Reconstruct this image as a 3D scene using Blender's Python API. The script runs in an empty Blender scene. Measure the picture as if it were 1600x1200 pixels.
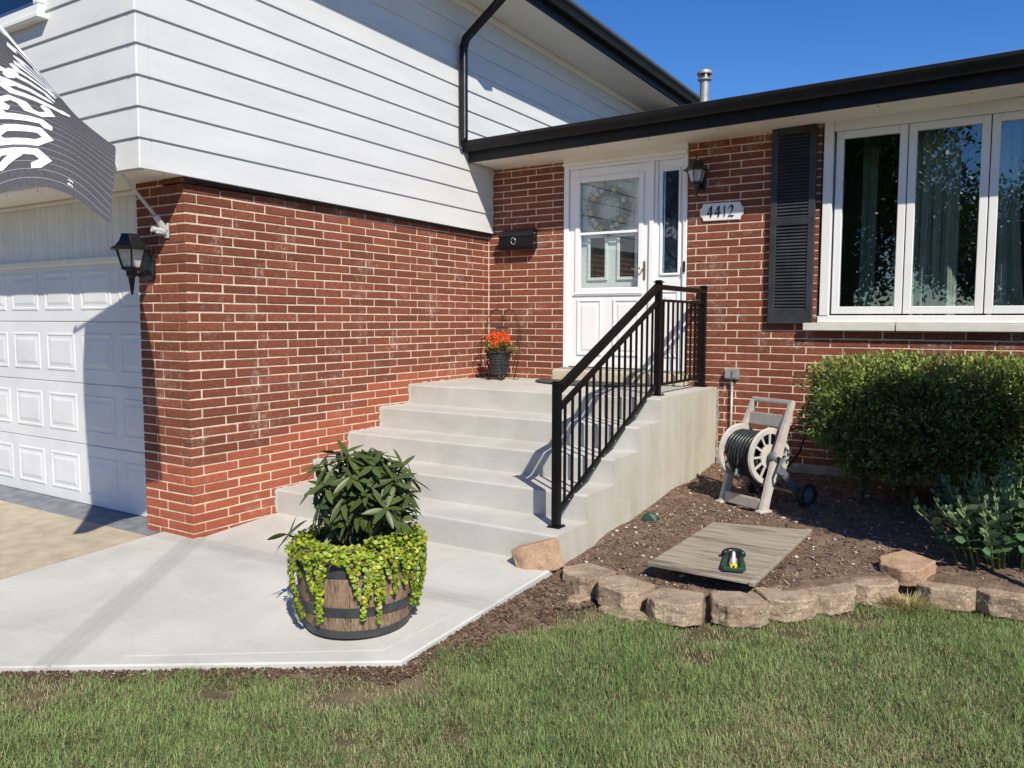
import bpy, bmesh, math, random
import numpy as np
from mathutils import Vector, Matrix, noise as mnoise

random.seed(7); rng = np.random.default_rng(7)
scene = bpy.context.scene
C = scene.collection

# ------------------------------------------------------------------ camera
CAM = np.array([4.9132, -7.1865, 0.0191]); FPX = 1265.86
YAW, PIT, ROL = 0.5712, -0.0789, 0.0021
Fv = np.array([-math.sin(YAW)*math.cos(PIT), math.cos(YAW)*math.cos(PIT), math.sin(PIT)])
R0 = np.array([math.cos(YAW), math.sin(YAW), 0]); U0 = np.cross(R0, Fv)
Rv = R0*math.cos(ROL)+U0*math.sin(ROL); Uv = -R0*math.sin(ROL)+U0*math.cos(ROL)
cam_d = bpy.data.cameras.new('camera'); cam = bpy.data.objects.new('camera', cam_d); C.objects.link(cam)
cam.matrix_world = Matrix(((Rv[0], Uv[0], -Fv[0], CAM[0]), (Rv[1], Uv[1], -Fv[1], CAM[1]), (Rv[2], Uv[2], -Fv[2], CAM[2]), (0, 0, 0, 1)))
cam_d.sensor_width = 36; cam_d.lens = FPX/1600*36; cam_d.clip_start = 0.05; cam_d.clip_end = 3000
scene.camera = cam
scene.render.resolution_x = 1024; scene.render.resolution_y = 768

# ------------------------------------------------------------------ sky, sun, exposure
SUN = Vector((0.559, -0.473, 0.681)).normalized()
world = bpy.data.worlds.new('World'); scene.world = world; world.use_nodes = True
wn = world.node_tree.nodes; wl = world.node_tree.links
sky = wn.new('ShaderNodeTexSky'); sky.sky_type = 'NISHITA'; sky.sun_disc = False
sky.sun_elevation = math.asin(SUN.z); sky.sun_rotation = math.atan2(SUN.x, SUN.y)
sky.air_density = 1.0; sky.dust_density = 0.0; sky.ozone_density = 5.0; sky.altitude = 200
hs = wn.new('ShaderNodeHueSaturation'); hs.inputs['Saturation'].default_value = 1.27; hs.inputs['Hue'].default_value = 0.511
wl.new(sky.outputs[0], hs.inputs['Color']); wl.new(hs.outputs[0], wn['Background'].inputs[0]); wn['Background'].inputs[1].default_value = 0.112
sun_d = bpy.data.lights.new('sun', 'SUN'); sun_d.energy = 4.9; sun_d.angle = math.radians(0.53); sun_d.color = (1.0, 0.925, 0.795)
sun = bpy.data.objects.new('sun', sun_d); C.objects.link(sun); sun.location = (8, -12, 14)
sun.rotation_euler = SUN.to_track_quat('Z', 'Y').to_euler()
vs = scene.view_settings; vs.view_transform = 'Standard'; vs.look = 'None'; vs.exposure = 0.27; vs.gamma = 1.0; vs.use_curve_mapping = False

# ------------------------------------------------------------------ materials
def new_mat(name):
    m = bpy.data.materials.new(name); m.use_nodes = True
    return m, m.node_tree.nodes, m.node_tree.links, m.node_tree.nodes['Principled BSDF']
def rgb(c): return (c[0], c[1], c[2], 1.0)
def noise_node(n, l, scale, detail=5, rough=0.6, vec=None, dist=0.0):
    t = n.new('ShaderNodeTexNoise'); t.inputs['Scale'].default_value = scale; t.inputs['Detail'].default_value = detail
    t.inputs['Roughness'].default_value = rough; t.inputs['Distortion'].default_value = dist
    if vec: l.new(vec, t.inputs['Vector'])
    return t.outputs['Fac']
def ramp(n, l, fac, a, b, pa=0.35, pb=0.65):
    r = n.new('ShaderNodeValToRGB'); r.color_ramp.elements[0].color = rgb(a); r.color_ramp.elements[1].color = rgb(b)
    r.color_ramp.elements[0].position = pa; r.color_ramp.elements[1].position = pb
    l.new(fac, r.inputs[0]); return r.outputs[0]
def mix(n, l, fac, a, b, mode='MIX'):
    x = n.new('ShaderNodeMix'); x.data_type = 'RGBA'; x.blend_type = mode
    for s, v in ((0, fac), (6, a), (7, b)):
        if isinstance(v, (int, float)): x.inputs[s].default_value = v
        elif isinstance(v, tuple): x.inputs[s].default_value = rgb(v)
        else: l.new(v, x.inputs[s])
    return x.outputs[2]
def posn(n, l, scale=(1, 1, 1)):
    g = n.new('ShaderNodeNewGeometry'); mp = n.new('ShaderNodeMapping'); mp.inputs['Scale'].default_value = scale
    l.new(g.outputs['Position'], mp.inputs['Vector']); return mp.outputs[0]
def bump(n, l, fac, bsdf, strength=0.3, dist=0.01):
    b = n.new('ShaderNodeBump'); b.inputs['Strength'].default_value = strength; b.inputs['Distance'].default_value = dist
    l.new(fac, b.inputs['Height']); l.new(b.outputs[0], bsdf.inputs['Normal']); return b
def pbr(name, c1, c2=None, rough=0.6, scale=6.0, bscale=0.0, bstr=0.2, bdist=0.004, metallic=0.0, spec=0.4, stretch=(1, 1, 1), pa=0.35, pb=0.65, speck=None, obj_rand=0.0):
    m, n, l, b = new_mat(name)
    b.inputs['Roughness'].default_value = rough; b.inputs['Metallic'].default_value = metallic
    b.inputs['Specular IOR Level'].default_value = spec
    p = posn(n, l, stretch)
    col = None
    if c2: col = ramp(n, l, noise_node(n, l, scale, 6, 0.6, p), c1, c2, pa, pb)
    if speck:
        sp = noise_node(n, l, speck[1], 2, 0.5, p)
        col = mix(n, l, ramp(n, l, sp, (0, 0, 0), (1, 1, 1), speck[2], speck[2]+0.08), col if col else c1, speck[0])
    if obj_rand:
        oi = n.new('ShaderNodeObjectInfo'); hs = n.new('ShaderNodeHueSaturation')
        mr = n.new('ShaderNodeMapRange'); mr.inputs[3].default_value = 1-obj_rand; mr.inputs[4].default_value = 1+obj_rand
        l.new(oi.outputs['Random'], mr.inputs[0]); l.new(mr.outputs[0], hs.inputs['Value'])
        if col: l.new(col, hs.inputs['Color'])
        else: hs.inputs['Color'].default_value = rgb(c1)
        col = hs.outputs[0]
    if col: l.new(col, b.inputs['Base Color'])
    else: b.inputs['Base Color'].default_value = rgb(c1)
    if bscale: bump(n, l, noise_node(n, l, bscale, 6, 0.65, p), b, bstr, bdist)
    return m
def attr_mat(name, attr, rough=0.6, spec=0.3, sss=0.0, transl=0.0):
    m, n, l, b = new_mat(name)
    a = n.new('ShaderNodeAttribute'); a.attribute_name = attr
    l.new(a.outputs['Color'], b.inputs['Base Color']); b.inputs['Roughness'].default_value = rough
    b.inputs['Specular IOR Level'].default_value = spec
    if transl:
        t = n.new('ShaderNodeBsdfTranslucent'); l.new(a.outputs['Color'], t.inputs[0])
        mx = n.new('ShaderNodeMixShader'); mx.inputs[0].default_value = transl
        l.new(b.outputs[0], mx.inputs[1]); l.new(t.outputs[0], mx.inputs[2])
        l.new(mx.outputs[0], n['Material Output'].inputs[0])
    return m
def glass_mat(name, tint=(1, 1, 1), ior=1.5, boost=1.0, rough=0.0, fmin=0.0):
    m, n, l, b = new_mat(name)
    tr = n.new('ShaderNodeBsdfTransparent'); tr.inputs[0].default_value = rgb(tint)
    gl = n.new('ShaderNodeBsdfGlossy'); gl.inputs['Roughness'].default_value = rough; gl.inputs['Color'].default_value = (0.9, 0.95, 1, 1)
    ge = n.new('ShaderNodeNewGeometry'); dt = n.new('ShaderNodeVectorMath'); dt.operation = 'DOT_PRODUCT'; l.new(ge.outputs['Incoming'], dt.inputs[0]); l.new(ge.outputs['Normal'], dt.inputs[1])
    ab = n.new('ShaderNodeMath'); ab.operation = 'ABSOLUTE'; l.new(dt.outputs['Value'], ab.inputs[0])
    om = n.new('ShaderNodeMath'); om.operation = 'SUBTRACT'; om.inputs[0].default_value = 1.0; l.new(ab.outputs[0], om.inputs[1])
    pw = n.new('ShaderNodeMath'); pw.operation = 'POWER'; pw.inputs[1].default_value = 5.0; l.new(om.outputs[0], pw.inputs[0])
    mu = n.new('ShaderNodeMath'); mu.operation = 'MULTIPLY_ADD'; mu.inputs[1].default_value = boost; mu.inputs[2].default_value = fmin; mu.use_clamp = True
    l.new(pw.outputs[0], mu.inputs[0])
    mx = n.new('ShaderNodeMixShader'); l.new(mu.outputs[0], mx.inputs[0]); l.new(tr.outputs[0], mx.inputs[1]); l.new(gl.outputs[0], mx.inputs[2])
    l.new(mx.outputs[0], n['Material Output'].inputs[0]); return m

def brick_mat(name, a, b_, dark, rough_bump, efflo):
    m, n, l, b = new_mat(name)
    p = posn(n, l); oi = n.new('ShaderNodeObjectInfo')
    # per brick tint: voronoi-free, from the position snapped to the brick grid through white noise
    at = n.new('ShaderNodeAttribute'); at.attribute_name = 'tint'
    add = n.new('ShaderNodeMath'); add.operation = 'ADD'; l.new(oi.outputs['Random'], add.inputs[0]); l.new(at.outputs['Fac'], add.inputs[1])
    fr = n.new('ShaderNodeMath'); fr.operation = 'FRACT'; l.new(add.outputs[0], fr.inputs[0])
    base = ramp(n, l, fr.outputs[0], a, b_, 0.0, 1.0)
    st = posn(n, l, (28, 28, 150))
    grain = noise_node(n, l, 1.0, 5, 0.7, st, 0.6)
    base = mix(n, l, ramp(n, l, grain, (0, 0, 0), (1, 1, 1), 0.42, 0.66), base, dark)
    fine = noise_node(n, l, 160, 3, 0.6, p)
    base = mix(n, l, ramp(n, l, fine, (0, 0, 0), (.55, .55, .55), 0.5, 0.75), base, (a[0]*1.25, a[1]*1.3, a[2]*1.3))
    if efflo:
        e1 = noise_node(n, l, 3.4, 6, 0.72, p); e2 = noise_node(n, l, 26, 4, 0.7, p)
        mm = n.new('ShaderNodeMath'); mm.operation = 'MULTIPLY'
        l.new(ramp(n, l, e1, (0, 0, 0), (1, 1, 1), 0.54, 0.68), mm.inputs[0]); l.new(ramp(n, l, e2, (0, 0, 0), (1, 1, 1), 0.42, 0.64), mm.inputs[1])
        m2 = n.new('ShaderNodeMath'); m2.operation = 'MULTIPLY'; m2.inputs[1].default_value = efflo; l.new(mm.outputs[0], m2.inputs[0])
        base = mix(n, l, m2.outputs[0], base, (0.55, 0.43, 0.37))
    l.new(base, b.inputs['Base Color']); b.inputs['Roughness'].default_value = 0.85; b.inputs['Specular IOR Level'].default_value = 0.2
    bump(n, l, grain, b, rough_bump, 0.011)
    return m

def concrete_mat(name, a, b_, streak=None, bs=0.15):
    m, n, l, b = new_mat(name)
    p = posn(n, l)
    c = ramp(n, l, noise_node(n, l, 1.6, 8, 0.62, p, 0.5), (a[0]*.93, a[1]*.93, a[2]*.92), (b_[0]*1.04, b_[1]*1.04, b_[2]*1.05), 0.3, 0.7)
    f = noise_node(n, l, 55, 5, 0.7, p)
    c = mix(n, l, ramp(n, l, f, (0, 0, 0), (.25, .25, .25), 0.45, 0.8), c, (a[0]*.72, a[1]*.71, a[2]*.68))
    sw = noise_node(n, l, 1.0, 4, 0.6, posn(n, l, (3, 60, 60)))
    c = mix(n, l, ramp(n, l, sw, (0, 0, 0), (.22, .22, .22), 0.5, 0.72), c, (min(1, b_[0]*1.15), min(1, b_[1]*1.15), min(1, b_[2]*1.15)))
    if streak:
        s = noise_node(n, l, 1.0, 5, 0.65, posn(n, l, (7, 7, 0.8)))
        c = mix(n, l, ramp(n, l, s, (0, 0, 0), (.8, .8, .8), 0.45, 0.7), c, streak)
    l.new(c, b.inputs['Base Color']); b.inputs['Roughness'].default_value = 0.88; b.inputs['Specular IOR Level'].default_value = 0.25
    bump(n, l, f, b, bs, 0.004); return m

MAT = {}
MAT['brick'] = brick_mat('brick', (0.205, 0.066, 0.038), (0.365, 0.118, 0.064), (0.145, 0.045, 0.027), 1.0, 0.8)
MAT['brick_new'] = brick_mat('brick_new', (0.335, 0.095, 0.050), (0.43, 0.124, 0.066), (0.26, 0.072, 0.040), 0.45, 0.4)
MAT['mortar'] = pbr('mortar', (0.56, 0.43, 0.32), (0.78, 0.64, 0.51), 0.95, 14, 120, 0.6, 0.005)
MAT['white'] = pbr('white_paint', (0.72, 0.72, 0.71), (0.77, 0.77, 0.76), 0.45, 3, 0, spec=0.4)
MAT['siding'] = pbr('siding_paint', (0.61, 0.615, 0.61), (0.67, 0.675, 0.67), 0.5, 2.2, 24, 0.05, 0.004, spec=0.35, stretch=(1, .5, 3))
MAT['soffit'] = pbr('soffit_paint', (0.84, 0.80, 0.70), (0.89, 0.86, 0.77), 0.6, 2.5, 40, 0.1, 0.002)
MAT['trim_cream'] = pbr('trim_cream', (0.74, 0.71, 0.62), (0.80, 0.78, 0.72), 0.6, 6)
MAT['door_white'] = pbr('door_white', (0.80, 0.81, 0.82), (0.84, 0.845, 0.85), 0.35, 5, spec=0.5)
MAT['garage'] = pbr('garage_door_paint', (0.62, 0.63, 0.65), (0.70, 0.71, 0.725), 0.45, 2.4, 60, 0.04, 0.002)
MAT['board'] = pbr('grooved_board', (0.66, 0.67, 0.68), (0.73, 0.74, 0.74), 0.6, 6, obj_rand=0.03)
MAT['black_metal'] = pbr('black_metal', (0.010, 0.010, 0.011), (0.016, 0.016, 0.017), 0.38, 12, spec=0.5)
MAT['gutter'] = pbr('gutter_black', (0.006, 0.0065, 0.008), (0.011, 0.012, 0.014), 0.42, 5, spec=0.3)
MAT['rail'] = pbr('rail_black', (0.003, 0.003, 0.003), (0.005, 0.005, 0.005), 0.35, 12, spec=0.25)
MAT['shutter'] = pbr('shutter_paint', (0.022, 0.025, 0.030), (0.042, 0.045, 0.052), 0.5, 5, 40, 0.1, 0.002)
MAT['concrete'] = concrete_mat('step_concrete', (0.43, 0.42, 0.385), (0.51, 0.50, 0.465))
MAT['slab'] = concrete_mat('walk_concrete', (0.44, 0.435, 0.395), (0.54, 0.535, 0.495))
def add_bands(m, bands):
    n, l = m.node_tree.nodes, m.node_tree.links; bs = n['Principled BSDF']; src = bs.inputs['Base Color'].links[0].from_socket
    g = n.new('ShaderNodeNewGeometry'); col = src
    for (px, py), (qx, qy), wdt, k in bands:
        ln = math.hypot(qx-px, qy-py); nx, ny = -(qy-py)/ln, (qx-px)/ln
        dp = n.new('ShaderNodeVectorMath'); dp.operation = 'DOT_PRODUCT'; l.new(g.outputs['Position'], dp.inputs[0]); dp.inputs[1].default_value = (nx, ny, 0)
        sb = n.new('ShaderNodeMath'); sb.operation = 'SUBTRACT'; l.new(dp.outputs['Value'], sb.inputs[0]); sb.inputs[1].default_value = nx*px+ny*py
        ab = n.new('ShaderNodeMath'); ab.operation = 'ABSOLUTE'; l.new(sb.outputs[0], ab.inputs[0])
        mr = n.new('ShaderNodeMapRange'); mr.interpolation_type = 'SMOOTHSTEP'; mr.inputs[1].default_value = wdt*.7; mr.inputs[2].default_value = wdt*1.25; mr.inputs[3].default_value = k; mr.inputs[4].default_value = 0.0; l.new(ab.outputs[0], mr.inputs[0])
        col = mix(n, l, mr.outputs[0], col, (0.30, 0.295, 0.27))
    l.new(col, bs.inputs['Base Color'])
add_bands(MAT['slab'], [((0.02, -3.70), (1.10, -5.265), .085, .42), ((0.0, -3.72), (2.5, -3.66), .075, .34)])
MAT['parge'] = concrete_mat('side_parging', (0.42, 0.40, 0.325), (0.51, 0.485, 0.41), (0.54, 0.52, 0.465), 0.35)
MAT['drive'] = pbr('driveway_concrete', (0.36, 0.30, 0.21), (0.46, 0.40, 0.30), 0.92, 7, 150, 0.5, 0.005, speck=((0.5, 0.46, 0.4), 160, 0.62))
MAT['apron'] = pbr('apron_paint', (0.13, 0.14, 0.16), (0.22, 0.23, 0.25), 0.8, 9, 90, 0.4, 0.004, speck=((0.4, 0.38, 0.34), 60, 0.68))
MAT['foundation'] = pbr('foundation', (0.22, 0.21, 0.19), (0.36, 0.34, 0.31), 0.95, 14, 60, 0.8, 0.01)
MAT['stone_sill'] = pbr('limestone', (0.50, 0.44, 0.32), (0.62, 0.56, 0.44), 0.9, 16, 60, 0.6, 0.006)
MAT['window_sill'] = pbr('sill_stone', (0.56, 0.53, 0.47), (0.64, 0.62, 0.56), 0.85, 9, 120, 0.2, 0.002)
MAT['block'] = pbr('block_stone', (0.24, 0.170, 0.115), (0.40, 0.31, 0.22), 0.95, 9, 70, 0.9, 0.008, speck=((0.56, 0.47, 0.37), 90, 0.60))
MAT['block_tan'] = pbr('block_tan', (0.33, 0.205, 0.125), (0.44, 0.30, 0.20), 0.95, 12, 90, 0.9, 0.006, speck=((0.50, 0.38, 0.28), 110, 0.60))
MAT['soil'] = pbr('soil', (0.115, 0.072, 0.050), (0.225, 0.155, 0.110), 0.97, 9, 45, 0.9, 0.02, speck=((0.27, 0.20, 0.15), 70, 0.65))
MAT['lawn'] = pbr('lawn_soil', (0.070, 0.062, 0.030), (0.22, 0.165, 0.095), 0.97, 2.6, 60, 0.8, 0.01, pa=0.45, pb=0.75)
MAT['wood_grey'] = None
MAT['glass'] = glass_mat('window_glass', (0.90, 0.95, 0.93), 1.52, 0.9, 0.0, 0.11)
MAT['storm_glass'] = glass_mat('storm_glass', (0.90, 0.94, 0.93), 1.5, 0.9, 0.0, 0.065)
MAT['lamp_glass'] = pbr('lamp_glass', (0.40, 0.40, 0.38), (0.62, 0.61, 0.58), 0.25, 30, 60, 0.3, 0.003, spec=0.6)
MAT['lead_glass'] = glass_mat('leaded_glass', (0.58, 0.62, 0.68), 1.5, 0.9, 0.03, 0.11)  # blue of the reflected sky is put into the tint
MAT['lead'] = pbr('lead_came', (0.03, 0.035, 0.045), rough=0.4, metallic=0.6)
MAT['brass'] = pbr('brass', (0.42, 0.36, 0.20), (0.55, 0.48, 0.30), 0.3, 30, metallic=0.9)
MAT['chrome'] = pbr('chrome', (0.75, 0.75, 0.75), rough=0.15, metallic=1.0)
MAT['galv'] = pbr('galvanised', (0.30, 0.31, 0.31), (0.46, 0.46, 0.45), 0.5, 20, metallic=0.5)
MAT['grey_metal'] = pbr('pole_white', (0.55, 0.55, 0.54), (0.66, 0.66, 0.65), 0.4, 20, metallic=0.2)
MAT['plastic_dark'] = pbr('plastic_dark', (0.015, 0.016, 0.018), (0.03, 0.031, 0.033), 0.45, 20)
MAT['taupe'] = pbr('taupe_plastic', (0.44, 0.40, 0.35), (0.54, 0.50, 0.45), 0.5, 10, 60, 0.1, 0.002)
MAT['taupe_dark'] = pbr('grey_plastic', (0.09, 0.092, 0.10), (0.14, 0.14, 0.15), 0.5, 10)
MAT['hose'] = pbr('hose_rubber', (0.012, 0.016, 0.016), (0.03, 0.036, 0.036), 0.35, 30)
MAT['green_plastic'] = pbr('green_plastic', (0.010, 0.045, 0.025), (0.018, 0.07, 0.04), 0.4, 20)
MAT['yellow'] = pbr('yellow_plastic', (0.75, 0.55, 0.02), rough=0.4)
MAT['mat'] = pbr('mat_rubber', (0.035, 0.035, 0.037), (0.07, 0.07, 0.072), 0.9, 30, 160, 0.7, 0.004)
MAT['pot'] = pbr('pot_plastic', (0.018, 0.020, 0.023), (0.035, 0.037, 0.042), 0.5, 20)
MAT['roof'] = pbr('shingle', (0.05, 0.05, 0.055), (0.12, 0.12, 0.12), 0.95, 30, 90, 0.8, 0.006)
MAT['tone_backing'] = pbr('tone_backing', (0.30, 0.34, 0.39), (0.38, 0.42, 0.47), 0.9, 6)  # reflected blue-grey put into the colour of the sidelight backing
MAT['room'] = pbr('room_wall', (0.10, 0.10, 0.09), (0.13, 0.13, 0.12), 0.9, 3)
MAT['curtain'] = pbr('curtain_cloth', (0.34, 0.38, 0.33), (0.42, 0.46, 0.40), 0.9, 4)
MAT['bark'] = pbr('bark', (0.06, 0.042, 0.028), (0.13, 0.095, 0.065), 0.95, 20, 50, 0.8, 0.01)
MAT['stem_green'] = pbr('stem_green', (0.10, 0.15, 0.05), (0.20, 0.26, 0.10), 0.7, 20)
MAT['leafcol'] = attr_mat('leaf_attr', 'col', 0.42, 0.45, transl=0.22)
MAT['grasscol'] = attr_mat('grass_attr', 'col', 0.6, 0.2, transl=0.25)
MAT['pebblecol'] = attr_mat('pebble_attr', 'col', 0.9, 0.2)
MAT['iron'] = pbr('wrought_iron', (0.012, 0.010, 0.009), (0.03, 0.026, 0.022), 0.55, 40, metallic=0.3)
MAT['white_letter'] = pbr('white_print', (0.80, 0.80, 0.84), rough=0.8)
MAT['plaque'] = pbr('plaque_white', (0.72, 0.72, 0.70), (0.78, 0.78, 0.76), 0.45, 10)
MAT['digit'] = pbr('digit_black', (0.01, 0.01, 0.012), rough=0.4)

def leaf_mat(name, c1, c2, rough=0.38, transl=0.15, spec=0.5):
    m, n, l, b = new_mat(name)
    oi = n.new('ShaderNodeObjectInfo'); c = ramp(n, l, oi.outputs['Random'], c1, c2, 0, 1)
    p = posn(n, l); c = mix(n, l, 0.35, c, ramp(n, l, noise_node(n, l, 60, 3, 0.6, p), c1, c2))
    l.new(c, b.inputs['Base Color']); b.inputs['Roughness'].default_value = rough; b.inputs['Specular IOR Level'].default_value = spec
    t = n.new('ShaderNodeBsdfTranslucent'); l.new(c, t.inputs[0]); mx = n.new('ShaderNodeMixShader'); mx.inputs[0].default_value = transl
    l.new(b.outputs[0], mx.inputs[1]); l.new(t.outputs[0], mx.inputs[2]); l.new(mx.outputs[0], n['Material Output'].inputs[0]); return m
MAT['rhodo'] = leaf_mat('rhododendron_leaf', (0.045, 0.070, 0.018), (0.105, 0.135, 0.038), 0.42, 0.15, 0.35)
MAT['sedum'] = leaf_mat('sedum_leaf', (0.085, 0.14, 0.065), (0.18, 0.25, 0.125), 0.5, 0.12, 0.35)

def wood_mat(name, c1, c2, dark, axis, grain=(2, 60), bstr=0.5):
    m, n, l, b = new_mat(name)
    s = [grain[1]]*3; s[axis] = grain[0]
    p = posn(n, l, tuple(s)); g = noise_node(n, l, 1.0, 6, 0.65, p, 0.8)
    c = ramp(n, l, g, c1, c2, 0.3, 0.7)
    g2 = noise_node(n, l, 0.35, 4, 0.7, p, 0.4)
    c = mix(n, l, ramp(n, l, g2, (0, 0, 0), (.85, .85, .85), 0.53, 0.66), c, dark)
    l.new(c, b.inputs['Base Color']); b.inputs['Roughness'].default_value = 0.85; b.inputs['Specular IOR Level'].default_value = 0.2
    bump(n, l, g, b, bstr, 0.004); return m
MAT['wood_grey'] = wood_mat('weathered_wood', (0.22, 0.185, 0.14), (0.40, 0.35, 0.275), (0.10, 0.082, 0.062), 0, (3, 38), 0.7)
MAT['stave'] = wood_mat('stave_wood', (0.115, 0.074, 0.046), (0.40, 0.29, 0.20), (0.085, 0.055, 0.036), 2, (4, 150), 0.8)
MAT['hoop'] = pbr('hoop_metal', (0.030, 0.033, 0.037), (0.055, 0.058, 0.063), 0.5, 14, 50, 0.1, 0.002, spec=0.5)

def flag_mat():
    m, n, l, b = new_mat('flag_cloth')
    uv = n.new('ShaderNodeUVMap'); uv.uv_map = 'UVMap'
    sx = n.new('ShaderNodeSeparateXYZ'); l.new(uv.outputs[0], sx.inputs[0])
    mm = n.new('ShaderNodeMath'); mm.operation = 'MULTIPLY'; mm.inputs[1].default_value = 31.0; l.new(sx.outputs[0], mm.inputs[0])
    fr = n.new('ShaderNodeMath'); fr.operation = 'FRACT'; l.new(mm.outputs[0], fr.inputs[0])
    lt = n.new('ShaderNodeMath'); lt.operation = 'LESS_THAN'; lt.inputs[1].default_value = 0.055; l.new(fr.outputs[0], lt.inputs[0])
    mp = n.new('ShaderNodeMapping'); mp.inputs['Scale'].default_value = (240, 60, 1); l.new(uv.outputs[0], mp.inputs[0])
    weave = noise_node(n, l, 1.0, 4, 0.7, mp.outputs[0])
    c = ramp(n, l, weave, (0.062, 0.060, 0.070), (0.155, 0.152, 0.170), 0.3, 0.75)
    c = mix(n, l, lt.outputs[0], c, (0.38, 0.38, 0.42))
    l.new(c, b.inputs['Base Color']); b.inputs['Roughness'].default_value = 0.9; b.inputs['Specular IOR Level'].default_value = 0.1
    t = n.new('ShaderNodeBsdfTranslucent'); l.new(c, t.inputs[0]); mx = n.new('ShaderNodeMixShader'); mx.inputs[0].default_value = 0.25
    l.new(b.outputs[0], mx.inputs[1]); l.new(t.outputs[0], mx.inputs[2]); l.new(mx.outputs[0], n['Material Output'].inputs[0])
    return m
MAT['flag'] = flag_mat()

# ------------------------------------------------------------------ object helpers
ORG = {}   # world origin of every object
def thing(name, label, cat, loc, group=None):
    o = bpy.data.objects.new(name, None); C.objects.link(o); o.location = loc; o.empty_display_size = 0.1
    o['label'] = label; o['category'] = cat
    if group: o['group'] = group
    ORG[o] = np.array(loc, float); return o
def tag(o, label, cat, group=None):
    o['label'] = label; o['category'] = cat
    if group: o['group'] = group
    return o
class MB:
    def __init__(self): self.v = []; self.f = []
    def add(self, vs, fs):
        b = len(self.v); self.v.extend([tuple(map(float, x)) for x in vs]); self.f.extend([tuple(i+b for i in f) for f in fs]); return self
    def box(self, lo, hi, M=None):
        x0, y0, z0 = lo; x1, y1, z1 = hi
        vs = [(x0, y0, z0), (x1, y0, z0), (x1, y1, z0), (x0, y1, z0), (x0, y0, z1), (x1, y0, z1), (x1, y1, z1), (x0, y1, z1)]
        if M is not None: vs = [tuple(M @ Vector(v)) for v in vs]
        return self.add(vs, [(0, 3, 2, 1), (4, 5, 6, 7), (0, 1, 5, 4), (1, 2, 6, 5), (2, 3, 7, 6), (3, 0, 4, 7)])
    def prism(self, poly, a, b):
        """poly: list of 3D points (planar); extruded from offset vector a to offset vector b"""
        n = len(poly); a = np.array(a, float); b = np.array(b, float)
        vs = [np.array(p)+a for p in poly]+[np.array(p)+b for p in poly]
        fs = [tuple(range(n-1, -1, -1)), tuple(range(n, 2*n))]+[(i, (i+1) % n, n+(i+1) % n, n+i) for i in range(n)]
        return self.add(vs, fs)
    def tube(self, pts, r, n=8, cap=True, closed=False, flat=None):
        pts = [Vector(p) for p in pts]; m = len(pts); rs = r if hasattr(r, '__len__') else [r]*m
        rings = []; up = None
        for i, p in enumerate(pts):
            if closed: t = (pts[(i+1) % m]-pts[i-1]).normalized()
            else: t = (pts[min(i+1, m-1)]-pts[max(i-1, 0)]).normalized()
            if up is None:
                up = Vector((0, 0, 1)) if abs(t.z) < 0.9 else Vector((1, 0, 0))
            u = (up-t*up.dot(t)).normalized(); w = t.cross(u); up = u
            rings.append([p+(u*math.cos(2*math.pi*k/n)+w*math.sin(2*math.pi*k/n))*rs[i] for k in range(n)])
        b = len(self.v)
        for rg in rings: self.v.extend([tuple(x) for x in rg])
        for i in range(m if closed else m-1):
            j = (i+1) % m
            for k in range(n): self.f.append((b+i*n+k, b+i*n+(k+1) % n, b+j*n+(k+1) % n, b+j*n+k))
        if cap and not closed:
            self.f.append(tuple(b+k for k in range(n-1, -1, -1))); self.f.append(tuple(b+(m-1)*n+k for k in range(n)))
        return self
    def lathe(self, prof, c=(0, 0, 0), n=24, a0=0.0, a1=None, M=None):
        full = a1 is None; a1 = 2*math.pi if full else a1
        na = n if full else n+1; b = len(self.v); vs = []
        for r, z in prof:
            for k in range(na):
                a = a0+(a1-a0)*k/n; p = Vector((r*math.cos(a), r*math.sin(a), z))
                if M is not None: p = M @ p
                vs.append((p.x+c[0], p.y+c[1], p.z+c[2]))
        self.v.extend(vs)
        for i in range(len(prof)-1):
            for k in range(n):
                k2 = (k+1) % na if full else k+1
                self.f.append((b+i*na+k, b+i*na+k2, b+(i+1)*na+k2, b+(i+1)*na+k))
        return self
    def bar(self, a, b, w, h, up=(0, 0, 1)):
        """rectangular bar from a to b, width w (sideways) and height h (along up)"""
        a = Vector(a); b = Vector(b); t = (b-a).normalized(); u = Vector(up); u = (u-t*u.dot(t)).normalized(); s = t.cross(u)
        vs = [p+s*(i*w/2)+u*(j*h/2) for p in (a, b) for i, j in ((-1, -1), (1, -1), (1, 1), (-1, 1))]
        return self.add(vs, [(0, 1, 2, 3), (7, 6, 5, 4), (0, 4, 5, 1), (1, 5, 6, 2), (2, 6, 7, 3), (3, 7, 4, 0)])
    def build(self, name, mat, parent=None, bevel=0.0, smooth=False, seg=1, autosmooth=False):
        org = ORG[parent] if parent is not None else np.zeros(3)
        me = bpy.data.meshes.new(name); v = np.array(self.v)-org
        me.from_pydata([tuple(x) for x in v], [], self.f)
        bm = bmesh.new(); bm.from_mesh(me)
        bmesh.ops.recalc_face_normals(bm, faces=bm.faces)
        if bevel:
            ed = [e for e in bm.edges if len(e.link_faces) == 2 and e.calc_face_angle(0) > 0.5]
            bmesh.ops.bevel(bm, geom=ed, offset=bevel, segments=seg, affect='EDGES', clamp_overlap=True)
        bm.to_mesh(me); bm.free()
        if smooth: me.polygons.foreach_set('use_smooth', [True]*len(me.polygons))
        o = bpy.data.objects.new(name, me); C.objects.link(o); me.materials.append(MAT[mat] if isinstance(mat, str) else mat)
        if parent is not None: o.parent = parent
        ORG[o] = org
        if smooth and autosmooth:
            md = o.modifiers.new('es', 'EDGE_SPLIT'); md.split_angle = math.radians(40)
        return o
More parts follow.
